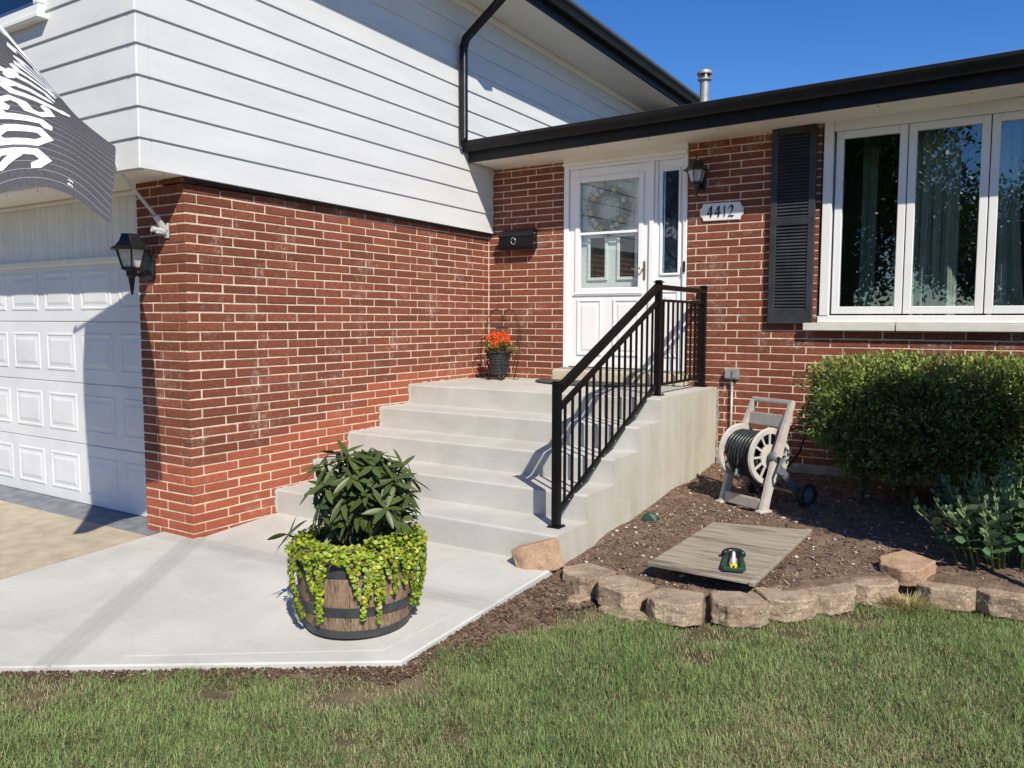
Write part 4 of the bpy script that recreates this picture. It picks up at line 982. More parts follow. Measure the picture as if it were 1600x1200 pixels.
GL = {  # blackletter-like strokes, x-height 0..1, ascender to 1.45, descender to -0.4
 'S': (.95, [[(.85, 1.25), (.45, 1.42), (.12, 1.15), (.25, .85), (.75, .62), (.82, .25), (.45, -.02), (.05, .12)], [(.30, 1.3), (.42, .2)]]),
 'o': (.72, [[(.12, .85), (.12, .2), (.36, -.02)], [(.36, 1.02), (.60, .8), (.60, .18), (.36, -.02)], [(.12, .85), (.36, 1.02)]]),
 'u': (.74, [[(.02, .92), (.14, .95), (.14, .18), (.32, 0)], [(.32, 0), (.58, .2)], [(.46, .95), (.60, .88), (.60, .12), (.74, 0)]]),
 't': (.52, [[(.20, 1.3), (.20, .18), (.42, 0)], [(-.02, .92), (.46, .96)]]),
 'h': (.74, [[(.02, 1.5), (.14, 1.42), (.14, .05)], [(.16, .82), (.40, 1.0), (.60, .80), (.60, .10), (.52, -.25), (.30, -.42)]]),
 's': (.66, [[(.58, .86), (.34, 1.02), (.10, .82), (.20, .58), (.50, .42), (.56, .18), (.32, -.02), (.04, .12)]]),
 'i': (.34, [[(.02, .92), (.15, .95), (.15, .16), (.32, 0)], [(.10, 1.26), (.22, 1.20)]]),
 'd': (.72, [[(.14, .80), (.12, .18), (.36, -.02), (.60, .18), (.60, .8), (.36, 1.05), (.06, 1.42)], [(.14, .80), (.36, .95)]]),
 'e': (.64, [[(.36, 1.0), (.12, .82), (.12, .18), (.36, -.02), (.60, .14)], [(.36, 1.0), (.56, .78), (.20, .50)]]) }
def letter_mesh(ch, u0, sc_u, v0, sc_v, name, mat, w=.235, off=.004):
    mb = MB(); k = 0
    for q in fat_strokes(GL[ch][1], w):
        # subdivide each quad so it follows the cloth
        q = [np.array(p) for p in q]
        if len(q) == 3: q = [q[0], q[1], q[1], q[2]]
        n = 3; g_ = []
        for a in range(n+1):
            for b in range(n+1):
                p = (q[0]*(1-a/n)+q[1]*(a/n))*(1-b/n)+(q[3]*(1-a/n)+q[2]*(a/n))*(b/n)
                s, v = u0+p[0]*sc_u, v0+p[1]*sc_v; s = min(max(s, 0.001), .999); v = min(max(v, .001), .999)
                P = flagP(s, v); du = flagP(min(1, s+.01), v)-flagP(s-.01 if s > .01 else 0, v); dv = flagP(s, min(1, v+.01))-flagP(s, max(0, v-.01))
                nn = np.cross(dv, du); nn /= np.linalg.norm(nn)+1e-9
                if nn @ (CAM-P) < 0: nn = -nn
                g_.append(P+nn*(off+.00015*k))
        mb.add(g_, [(a*(n+1)+b, (a+1)*(n+1)+b, (a+1)*(n+1)+b+1, a*(n+1)+b+1) for a in range(n) for b in range(n)]); k += 1
    return mb.build(name, mat, flag)
u = 0.07; SCU = 0.128; V0, SV = 0.47, 0.28
for ch in 'Southside':
    letter_mesh(ch, u, SCU, V0, SV, 'letter', 'white_letter'); u += GL[ch][0]*SCU+.011
for k, ch in enumerate('it'): letter_mesh(ch, .945+.014*k, .020, .30, .024, 'maker_mark', 'white_letter', .2)

# ================================================================== LANDING: MAT, PLANT STAND
mb = MB(); cx, cy = 1.38, -0.175; a_, b_ = 0.62, 0.47
poly = [(cx+a_*math.cos(t), cy-b_*math.sin(t)**.9 if math.sin(t) > 0 else cy, ZP+.0006) for t in np.linspace(0, math.pi, 26)]
mb.prism(poly, (0, 0, 0), (0, 0, .016)); tag(mb.build('doormat', 'mat', None, .004, seg=2), 'dark half-round doormat on the landing below the front door', 'doormat')
ps = thing('plant_stand', 'black wire plant stand with heart-shaped back and oval WELCOME sign', 'plant stand', (0.38, -0.36, ZP))
sx, sy = 0.36, -0.33
ax = np.array((.80, -.60, 0))*0+np.array((0.93, 0.10, 0)); ax /= np.linalg.norm(ax); bx = np.array((ax[1], -ax[0], 0))   # a: left-right, b: towards camera
O = np.array((sx, sy, ZP))
def Wp(a, b, z): return O+ax*a+bx*b+np.array((0, 0, z))
def wire(pts, r=.0045, name='wire', par=ps): return MB().tube(pts, r, 7).build(name, 'iron', par, smooth=True)
for s in (-1, 1):
    wire([Wp(s*q[0], -.06, q[1]) for q in ((.13, .01), (.16, .12), (.185, .25), (.20, .40), (.195, .52), (.165, .63), (.115, .705), (.06, .715), (.022, .68), (.006, .63), (.012, .60), (.035, .595), (.05, .61))], .0048, 'heart_side')
    wire([Wp(s*q[0], -.06, q[1]) for q in ((.115, .10), (.165, .28), (.178, .42), (.165, .56), (.13, .65))], .0035, 'heart_inner')
    # front leg: scrolled
    wire([Wp(s*q[0], .10, q[1]) for q in ((.02, .10), (.055, .17), (.09, .26), (.12, .30)) ], .004, 'front_scroll')
    wire([Wp(s*(.12+q[0]), .12, q[1]) for q in ((-.035, .20), (-.02, .13), (-.005, .08), (-.005, .035), (-.03, .006), (-.065, .004), (-.09, .03))], .0045, 'front_leg')
    wire([Wp(s*q[0], q[2], q[1]) for q in ((.13, .01, -.06), (.15, -.0, -.075), (.175, .012, -.07), (.18, .03, -.06))], .0042, 'back_foot')
    wire([Wp(s*.17, -.06, .40), Wp(s*.20, .0, .41), Wp(s*.215, .07, .34), Wp(s*.18, .11, .24), Wp(s*.105, .12, .20)], .0042, 'arm')
wire([Wp(-.02, .10, .10), Wp(0, .10, .045), Wp(.02, .10, .10)], .004, 'front_scroll')
mb = MB(); mb.tube([Wp(.105*math.cos(t), .105*math.sin(t)+.02, .235) for t in np.linspace(0, 2*math.pi, 28)[:-1]], .0042, 7, closed=True); mb.build('pot_ring', 'iron', ps, smooth=True)
mb = MB()
P = [Wp(.080*math.cos(t), -.058, .505+.036*math.sin(t)) for t in np.linspace(0, 2*math.pi, 25)[:-1]]
mb.prism([tuple(p) for p in P], tuple(bx*-.002), tuple(bx*.006)); sgn = mb.build('sign', 'shutter', ps, .002)
wire([Wp(0, -.06, .54), Wp(0, -.06, .60)], .003, 'sign_hanger')
fc = bpy.data.curves.new('word', 'FONT'); fc.body = 'WELCOME'; fc.size = .034; fc.align_x = 'CENTER'; fc.align_y = 'CENTER'; fc.extrude = .001
tmp = bpy.data.objects.new('tmp', fc); C.objects.link(tmp); dg = bpy.context.evaluated_depsgraph_get(); me = bpy.data.meshes.new_from_object(tmp.evaluated_get(dg)); bpy.data.objects.remove(tmp)
me.materials.append(MAT['galv']); wd = bpy.data.objects.new('lettering', me); C.objects.link(wd); wd.parent = sgn; ORG[wd] = ORG[ps]
Rm = Matrix(((ax[0], 0, bx[0], 0), (ax[1], 0, bx[1], 0), (0, 1, 0, 0), (0, 0, 0, 1)))
wd.matrix_local = Matrix.Translation(Vector(Wp(0, -.0505, .505))-Vector(ORG[ps])) @ Rm
# pot
pc = Wp(0, .02, .0)
pt = thing('flower_pot', 'ribbed black plastic flower pot held in the wire plant stand', 'flower pot', tuple(pc+np.array((0, 0, .04))))
prof = [(.0, .05), (.078, .05), (.082, .055)]
for k in range(7): z = .06+k*.03; r = .083+.0055*k; prof += [(r, z), (r+.003, z+.012), (r+.001, z+.026)]
prof += [(.128, .272), (.132, .274), (.132, .292), (.120, .292), (.114, .25), (0, .25)]
MB().lathe(prof, tuple(pc), 32).build('body', 'pot', pt, smooth=True, autosmooth=True)
fl = thing('flowering_plant', 'orange kalanchoe with yellow green leaves growing in the black pot', 'plant', tuple(pc+np.array((0, 0, .26))))
V = []; Fq = []; cols = []
def leaf_quad(p, d, n_, ln, wd, c, V, Fq, cols):
    d = d/np.linalg.norm(d); e = np.cross(d, n_); e /= np.linalg.norm(e)+1e-9; up = np.cross(e, d); b = len(V)
    V += [p, p+d*ln*.35+e*wd*.5+up*wd*.12, p+d*ln*.75+e*wd*.38+up*wd*.1, p+d*ln, p+d*ln*.75-e*wd*.38+up*wd*.1, p+d*ln*.35-e*wd*.5+up*wd*.12]
    Fq.append((b, b+1, b+2, b+3)); Fq.append((b, b+3, b+4, b+5)); cols += [c]*6
for k in range(150):
    a = rng.uniform(0, 2*math.pi); r = rng.uniform(.02, .14); p = pc+np.array((r*math.cos(a), r*math.sin(a), .27+rng.uniform(0, .16)*(1-r*3)))
    d = np.array((math.cos(a), math.sin(a), rng.uniform(-.3, .8))); c = np.array((.16, .22, .05))*rng.uniform(.5, 1.3) if rng.random() < .6 else np.array((.42, .36, .07))*rng.uniform(.6, 1.2)
    leaf_quad(p, d, np.array((0, 0, 1.0)), rng.uniform(.04, .075), rng.uniform(.03, .05), c, V, Fq, cols)
for k in range(26):    # trailing sprig to the right
    t = k/26; p = pc+ax*(.10+.17*t)+bx*.02+np.array((0, 0, .36-.10*t+rng.uniform(-.02, .02))); leaf_quad(p, ax+rng.normal(size=3)*.6, np.array((0, 0, 1.0)), .03, .022, np.array((.38, .40, .12))*rng.uniform(.7, 1.2), V, Fq, cols)
big_mesh('leaves', np.array(V), [np.array(Fq)], 'leafcol', np.array(cols), fl, 'stuff')
V = []; Fq = []; cols = []
for cl in ((-.05, .0, .455), (.03, .02, .46), (.085, .0, .43), (-.10, .02, .415), (.0, .05, .425), (.02, .09, .37), (.05, .0, .475), (.10, .04, .40)):
    for k in range(26):
        p = Wp(cl[0], cl[1]+.02, cl[2])+rng.normal(0, .021, 3)*np.array((1, 1, .8))
        for q in range(4):
            a = q*math.pi/2+rng.uniform(0, 1); leaf_quad(p, ax*math.cos(a)+np.array((0, 0, 1.0))*math.sin(a)+bx*.3, bx, .013, .010, np.array((.86, .13, .022))*rng.uniform(.7, 1.1), V, Fq, cols)
big_mesh('flowers', np.array(V), [np.array(Fq)], 'leafcol', np.array(cols), fl, 'stuff')
mb = MB()
for cl in ((-.05, .0, .44), (.03, .02, .44), (.085, .0, .41), (-.10, .02, .40), (.02, .09, .35)): mb.tube([pc+np.array((0, 0, .25)), Wp(cl[0]*.6, cl[1]*.5+.02, .34), Wp(cl[0], cl[1]+.02, cl[2])], .0035, 6)
mb.build('stems', 'stem_green', fl)

# ================================================================== BARREL PLANTER
BC = np.array((2.01, -4.15)); BZ = slab_z(-4.15)+.004
bar = thing('barrel_planter', 'half whiskey barrel planter with dark metal hoops on the walkway', 'planter', (BC[0], BC[1], BZ))
def Rz(z): return np.interp(z, [0, .06, .15, .25, .34, .43], [.262, .279, .296, .308, .314, .315])
NS = 20
for k in range(NS):
    a0 = 2*math.pi*k/NS+.004; a1 = 2*math.pi*(k+1)/NS-.004; mb = MB(); zz = [0, .05, .12, .2, .3, .43]; na = 4; dr = random.uniform(-.001, .0015)
    for rr in (0, -.022):
        for z in zz:
            for q in range(na+1):
                a = a0+(a1-a0)*q/na; r = Rz(z)+rr+dr; mb.v.append((BC[0]+r*math.cos(a), BC[1]+r*math.sin(a), BZ+z))
    n1 = na+1; m1 = len(zz)*n1
    for i in range(len(zz)-1):
        for q in range(na): a = i*n1+q; mb.f.append((a, a+1, a+1+n1, a+n1)); mb.f.append((m1+a, m1+a+n1, m1+a+1+n1, m1+a+1))
        mb.f.append((i*n1, i*n1+n1, m1+i*n1+n1, m1+i*n1)); mb.f.append((i*n1+na, m1+i*n1+na, m1+i*n1+n1+na, i*n1+n1+na))
    for q in range(na): t = (len(zz)-1)*n1+q; mb.f.append((t, t+1, m1+t+1, m1+t)); mb.f.append((q, m1+q, m1+q+1, q+1))
    mb.build('stave', 'stave', bar)
for z0, z1 in ((.002, .042), (.118, .165), (.318, .372)):
    MB().lathe([(Rz(z0)+.0015, z0), (Rz(z0)+.006, z0), (Rz(z1)+.006, z1), (Rz(z1)+.0015, z1)], (BC[0], BC[1], BZ), 56).build('hoop', 'hoop', bar, smooth=True, autosmooth=True)
for z, aa in ((.345, -1.95), (.345, -2.02), (.14, -2.0), (.14, -2.07)):
    r = Rz(z)+.006; MB().lathe([(0, .004), (.006, .003), (.008, 0)], (BC[0]+r*math.cos(aa), BC[1]+r*math.sin(aa), BZ+z), 8, M=Matrix.Rotation(aa, 4, 'Z') @ Matrix.Rotation(math.pi/2, 4, 'Y')).build('rivet', 'hoop', bar)
MB().lathe([(.0, .40), (.1, .405), (.22, .395), (.293, .385)], (BC[0], BC[1], BZ), 32).build('soil', 'soil', bar, smooth=True)
# rhododendron
rh = thing('rhododendron', 'dark green rhododendron shrub with long glossy leaves in the barrel', 'shrub', (BC[0], BC[1], BZ+.40))
def leaf_mesh(name, ln, wd, mat, curl=.12, fold=.25, seg=5):
    bm = bmesh.new(); rows = []
    for i in range(seg+1):
        t = i/seg; w = wd*.5*math.sin(math.pi*min(1, t*.93+.05))**.8; z = -curl*ln*t*t
        rows.append([bm.verts.new((ln*t, -w, z+fold*w)), bm.verts.new((ln*t, 0, z)), bm.verts.new((ln*t, w, z+fold*w))])
    for a, b in zip(rows[:-1], rows[1:]):
        for k in range(2): bm.faces.new((a[k], a[k+1], b[k+1], b[k]))
    me = bpy.data.meshes.new(name); bm.to_mesh(me); bm.free(); me.materials.append(MAT[mat])
    me.polygons.foreach_set('use_smooth', [True]*len(me.polygons)); return me
RL = [leaf_mesh('leaf', ln, wd, 'rhodo', c_, .22) for ln, wd, c_ in ((.118, .030, .08), (.105, .028, .16), (.130, .032, .04), (.088, .026, .2))]
mb = MB(); base = np.array((BC[0], BC[1], BZ+.40)); CC = np.array((2.045, -4.13, -.87))
tips = []
def add_tip(p, up, n): tips.append((np.array(p), np.array(up), n))
ga = math.pi*(3-math.sqrt(5))
for k in range(38):
    f_ = (k+.5)/38; zc = 1-1.55*f_; a = k*ga; r = math.sqrt(max(0, 1-zc*zc)); d = np.array((r*math.cos(a), r*math.sin(a), zc))
    rad = np.array((.275, .275, .235))*rng.uniform(.72, 1.06); p = CC+d*rad
    if p[2] < BZ+.43: continue
    add_tip(p, d*.75+np.array((0, 0, .55)), 8)
low = np.array((1.70, -4.35, -1.09)); add_tip(low, np.array((-.75, -.45, .45)), 8); tips.insert(0, tips.pop())
count = 0
for p, up, n in tips:
    up = up/np.linalg.norm(up); mid = base*.45+p*.55+np.array((0, 0, -.03))+rng.normal(0, .015, 3)
    mb.tube([base+rng.normal(0, .03, 3)*np.array((1, 1, 0)), mid, p-up*.02, p], [.010, .007, .005, .004], 6)
    q = Vector(up).to_track_quat('Z', 'Y')
    for k in range(n):
        if count >= 298: break
        a = 2*math.pi*k/n+rng.uniform(-.3, .3); droop = rng.uniform(-.05, .75)-(.25 if k % 3 == 0 else 0)
        Rl = q.to_matrix().to_4x4() @ Matrix.Rotation(a, 4, 'Z') @ Matrix.Rotation(-.25+droop, 4, 'Y') @ Matrix.Rotation(rng.uniform(-.5, .5), 4, 'X') @ Matrix.Scale(rng.uniform(.8, 1.15), 4)
        off = Vector(p)-Vector(up)*rng.uniform(0, .03); inst('leaf', RL[(k+count) % 4], rh, Matrix.Translation(off) @ Rl); count += 1
mb.build('stems', 'bark', rh)
# the shaded interior leaves, joined
V = []; Fq = []; cols = []
for k in range(1100):
    d = rng.normal(size=3); d /= np.linalg.norm(d); p = CC+np.array((0, 0, -.05))+d*np.array((.22, .22, .21))*rng.uniform(.2, .95)
    if p[2] < BZ+.42: continue
    leaf_quad(p, d+rng.normal(size=3)*.7+np.array((0, 0, -.2)), np.array((0, 0, 1.0))+rng.normal(size=3)*.3, rng.uniform(.08, .12), .032, np.array((.072, .102, .028))*rng.uniform(.6, 1.4), V, Fq, cols)
big_mesh('inner_leaves', np.array(V), [np.array(Fq)], 'leafcol', np.array(cols), rh, 'stuff')
# creeping jenny
cj = thing('trailing_plant', 'bright yellow green creeping plant spilling over the barrel rim', 'plant', (BC[0], BC[1], BZ+.43))
camdir = math.atan2(CAM[1]-BC[1], CAM[0]-BC[0])      # azimuth of the camera side
def round_leaf(p, nrm, r, c, V, Fq, cols):
    nrm = nrm/np.linalg.norm(nrm); e = np.cross(nrm, rng.normal(size=3)); e /= np.linalg.norm(e); g_ = np.cross(nrm, e); b = len(V)
    for k in range(6): t = k*math.pi/3; V.append(p+(e*math.cos(t)+g_*math.sin(t))*r+nrm*r*.18*((k % 2)-.5))
    Fq.append((b, b+1, b+2, b+3)); Fq.append((b, b+3, b+4, b+5)); cols.extend([c]*6)
def jcol():
    k_ = rng.random(); b_ = np.array((.36, .40, .030)) if k_ < .7 else (np.array((.20, .30, .035)) if k_ < .93 else np.array((.44, .36, .06)))
    return b_*rng.uniform(.5, 1.3)*np.array((rng.uniform(.75, 1.1), 1, 1))
def rim(a, z, extra): r = Rz(max(0, min(.43, z)))+extra; return np.array((BC[0]+r*math.cos(a), BC[1]+r*math.sin(a), BZ+z))
V = []; Fq = []; cols = []
def density(a):
    d = (a-camdir+math.pi) % (2*math.pi)-math.pi     # + is left in the picture?
    return d
for k in range(4000):
    d = rng.uniform(-math.pi, math.pi); a = camdir+d
    heavy = 1.0 if -0.3 < d < 1.7 else (.42 if -1.6 < d <= -.3 else .30)
    if rng.random() > heavy: continue
    hump = .075 if .15 < d < 1.6 else .028
    r = rng.uniform(-.10, .045); z = .43+hump*rng.random()*(1-abs(r+.02)*5)+.005-max(0, r)*1.0
    p = rim(a, .43, r); p[2] = BZ+z; out = np.array((math.cos(a), math.sin(a), 0))
    round_leaf(p, out*rng.uniform(0, .8)+np.array((0, 0, 1.0))+rng.normal(size=3)*.45, rng.uniform(.006, .0125), jcol(), V, Fq, cols)
big_mesh('leaf_mound', np.array(V), [np.array(Fq)], 'leafcol', np.array(cols), cj, 'stuff')
vines = [(-1.25, .40), (-1.12, .36), (-1.36, .30), (-1.0, .14), (-.62, .36), (-.55, .32), (-.68, .20), (-.85, .10), (-.30, .06), (-.12, .13), (.02, .22), (.10, .33), (.20, .20), (.28, .36), (.36, .24), (.44, .13), (.52, .22), (.60, .10), (.70, .18), (.80, .14), (.95, .26), (1.05, .33), (1.14, .30), (1.24, .36), (1.34, .30), (1.45, .34), (1.55, .28), (1.7, .2)]
for d, ln in vines:
    V = []; Fq = []; cols = []; a = camdir+d; w = 0
    n = max(10, int(ln/.0034)); ph = rng.uniform(0, 6)
    for k in range(n):
        t = k/n; z = .44-ln*t; aa = a+.05*math.sin(3*t+ph)+rng.normal(0, .030)*(1-.55*t); ex = .016+rng.uniform(-.004, .018)+.012*math.sin(math.pi*t)
        p = rim(aa, min(.43, z), ex); p[2] = BZ+z; out = np.array((math.cos(aa), math.sin(aa), .35))
        round_leaf(p, out+rng.normal(size=3)*.4, rng.uniform(.006, .0125), jcol(), V, Fq, cols)
    big_mesh('vine', np.array(V), [np.array(Fq)], 'leafcol', np.array(cols), cj)

# ================================================================== RETAINING BLOCKS
def block(loc, rz, label, mat='block', size=(.30, .20, .10), tiltv=(0, 0), seed=0, rough=.007, zoff=0):
    w, d, h = size; rnd = random.Random(seed)
    P = [(-w*.27, -d*.5), (w*.27, -d*.5), (w*.5, -d*.22), (w*.40, d*.5), (-w*.40, d*.5), (-w*.5, -d*.22)]
    bm = bmesh.new(); lo = [bm.verts.new((x, y, 0)) for x, y in P]; hi = [bm.verts.new((x, y, h)) for x, y in P]
    bm.faces.new(hi); bm.faces.new(lo[::-1])
    for k in range(6): bm.faces.new((lo[k], lo[(k+1) % 6], hi[(k+1) % 6], hi[k]))
    bmesh.ops.bevel(bm, geom=bm.edges[:], offset=.007, segments=1, affect='EDGES')
    bmesh.ops.triangulate(bm, faces=[f for f in bm.faces if len(f.verts) > 4])
    bmesh.ops.subdivide_edges(bm, edges=[e for e in bm.edges if e.calc_length() > .05], cuts=4, use_grid_fill=True)
    for v in bm.verts:
        front = v.co.y < -d*.15; a = rough*(1.5 if front else .45)
        s = Vector((seed*3.1, seed*1.7, 0)); q = v.co*26+s
        v.co += Vector((mnoise.noise(q), mnoise.noise(q+Vector((9, 0, 0))), .6*mnoise.noise(q+Vector((0, 9, 0)))))*a+Vector((mnoise.noise(q*3), mnoise.noise(q*3+Vector((5, 5, 0))), mnoise.noise(q*3+Vector((0, 0, 7)))))*a*.5
    me = bpy.data.meshes.new('retaining_block'); bmesh.ops.recalc_face_normals(bm, faces=bm.faces); bm.to_mesh(me); bm.free(); me.materials.append(MAT[mat])
    o = bpy.data.objects.new('retaining_block', me); C.objects.link(o); o.location = loc; o.rotation_euler = (tiltv[0], tiltv[1], rz)
    ORG[o] = np.array(loc); return tag(o, label, 'stone block', 'retaining wall blocks around the bed')
ZB = -1.582
row = [((2.74, -2.97), -.35, 'rough end block of the curved border beside the steps, half behind the next'), ((3.03, -3.085), -.22, 'tan block with dark rough left face, second in the border from the steps'),
       ((3.355, -3.125), .10, 'wide block at the lowest bend of the border below the wooden panel corner'), ((3.645, -2.975), .58, 'block in front of the panel corner with a thin crack line on top'),
       ((3.835, -2.725), .86, 'smooth topped block right of the panel corner, fifth in the border'), ((3.995, -2.48), .93, 'pale block in the rising right part of the border'),
       ((4.175, -2.225), .75, 'darker block just left of the turned loose block'), ((4.56, -2.075), .12, 'block under dry grass right of the turned loose block'), ((4.855, -2.055), .05, 'block at the right below the sedum plant, partly shaded'),
       ((5.17, -2.04), .0, 'last block at the right edge of the picture')]
for k, ((x, y), rz, lb) in enumerate(row):
    block((x, y, ZB+random.uniform(-.006, .006)), rz, lb, 'block', (.305, .255, .118), (random.uniform(-.03, .03), random.uniform(-.03, .03)), k+1)
block((2.440, -2.985, -1.525), .48, 'loose tan block tipped on its side at the foot of the steps', 'block_tan', (.30, .15, .185), (-.14, -.30), 31, .006)
block((4.345, -2.03, -1.475), -.55, 'loose smooth tan block turned crosswise on the border', 'block_tan', (.27, .25, .10), (.16, .05), 37, .004)
for k, (x, y, rz, lb) in enumerate(((2.70, -3.11, -.5, 'buried lower block showing under the left end of the border'), (3.10, -3.20, -.1, 'buried lower block below the second border block'), (4.33, -2.26, .5, 'buried lower block under dry grass near the turned block'))):
    block((x, y, ZB-.085), rz, lb, 'block', (.30, .20, .10), (0, 0), 51+k)

# ================================================================== WOODEN PANEL, SPRINKLER, GREEN SCRAP
wp = thing('wooden_panel', 'weathered grey wooden panel lying flat on the soil behind the border blocks', 'wooden panel', (3.4, -2.4, -1.40))
A = np.array((3.075, -2.87)); B = np.array((3.68, -2.885)); Cc = np.array((3.735, -1.815)); D = np.array((3.15, -1.925))
def pz(x, y): return -1.392+.058*(y+2.87)
def plank(t0, t1, h=.016, dz=0.0):
    q = [A*(1-t0)+D*t0, B*(1-t0)+Cc*t0, B*(1-t1)+Cc*t1, A*(1-t1)+D*t1]
    mb = MB(); mb.prism([(p[0], p[1], pz(*p)+dz) for p in q], (0, 0, -h), (0, 0, 0)); return mb.build('plank', 'wood_grey', wp, .002)
edges = [0, .145, .30, .46, .60, .75, .88, 1.0]
for k in range(len(edges)-1): plank(edges[k]+.0025, edges[k+1]-.0025, .016, random.uniform(-.0015, .0015))
mb = MB(); mb.bar((B[0]+.012, B[1]-.01, pz(*B)-.008), (Cc[0]+.012, Cc[1]+.02, pz(*Cc)-.008), .030, .026); mb.build('edge_strip', 'wood_grey', wp, .003)
for t in (.2, .8):
    mb = MB(); a = A*(1-t)+D*t; b = B*(1-t)+Cc*t; mb.bar((a[0]+.02, a[1], pz(*a)-.034), (b[0]-.02, b[1], pz(*b)-.034), .05, .034); mb.build('cleat', 'wood_grey', wp, .002)
# oscillating sprinkler
spc = np.array((3.52, -2.66)); spz = pz(*spc)+.001
sp = thing('sprinkler', 'small dark green lawn sprinkler with yellow nozzle on the wooden panel', 'sprinkler', (spc[0], spc[1], spz))
va = np.array((.30, -.95)); va /= np.linalg.norm(va); vb = np.array((-va[1], va[0]))
def SP(a, b, z): return (spc[0]+va[0]*a+vb[0]*b, spc[1]+va[1]*a+vb[1]*b, spz+z)
for s in (-1, 1):
    mb = MB(); mb.prism([SP(a, s*b, 0) for a, b in ((-.11, .030), (-.10, .055), (.12, .068), (.14, .050), (.12, .038), (-.08, .032))], (0, 0, .002), (0, 0, .026)); mb.build('side_rail', 'green_plastic', sp, .004)
mb = MB(); mb.prism([SP(a, b, 0) for a, b in ((.125, -.062), (.15, -.055), (.15, .055), (.125, .062))], (0, 0, .002), (0, 0, .024)); mb.build('foot', 'green_plastic', sp, .004)
mb = MB(); mb.tube([SP(-.10-.035*math.sin(t), .052*math.cos(t), .03+.012*math.sin(t)) for t in np.linspace(0, math.pi, 12)], .019, 10); mb.build('motor_housing', 'hose', sp, smooth=True)
MB().tube([SP(-.10, 0, .04), SP(-.04, 0, .055), SP(.02, 0, .06), SP(.08, 0, .05), SP(.11, 0, .035)], .010, 10).build('spray_bar', 'plaque', sp, smooth=True)
mb = MB(); n = 10; P = [SP(.135, .020*(1 if k % 2 else .8)*math.cos(2*math.pi*k/n), .03+.020*(1 if k % 2 else .8)*math.sin(2*math.pi*k/n)) for k in range(n)]
mb.prism(P, (-va[0]*.012, -va[1]*.012, 0), (va[0]*.012, va[1]*.012, 0)); nz = mb.build('nozzle', 'yellow', sp, .002)
MB().tube([SP(.146, 0, .03), SP(.1485, 0, .03)], .007, 8).build('opening', 'plastic_dark', nz)
# green plastic scrap beside the steps
gs = MB(); 
P = [(-.07, -.03, .0), (-.03, -.05, .0), (.06, -.035, .0), (.075, .02, .0), (.0, .05, .0), (-.06, .03, .0), (-.045, -.01, .05), (-.01, -.025, .062), (.045, -.005, .052), (.02, .02, .058)]
P = [(2.645+a, -1.80+b, soil_z(2.64, -1.8)-.008+c) for a, b, c in P]
gs.add(P, [(0, 1, 6), (1, 7, 6), (1, 2, 7), (2, 8, 7), (2, 3, 8), (3, 4, 9), (3, 9, 8), (4, 5, 9), (5, 6, 9), (5, 0, 6), (6, 7, 9), (7, 8, 9), (5, 4, 3, 2, 1, 0)])
tag(gs.build('valve_cover', 'green_plastic', None, .006), 'crumpled dark green plastic cover on the soil against the steps', 'cover')

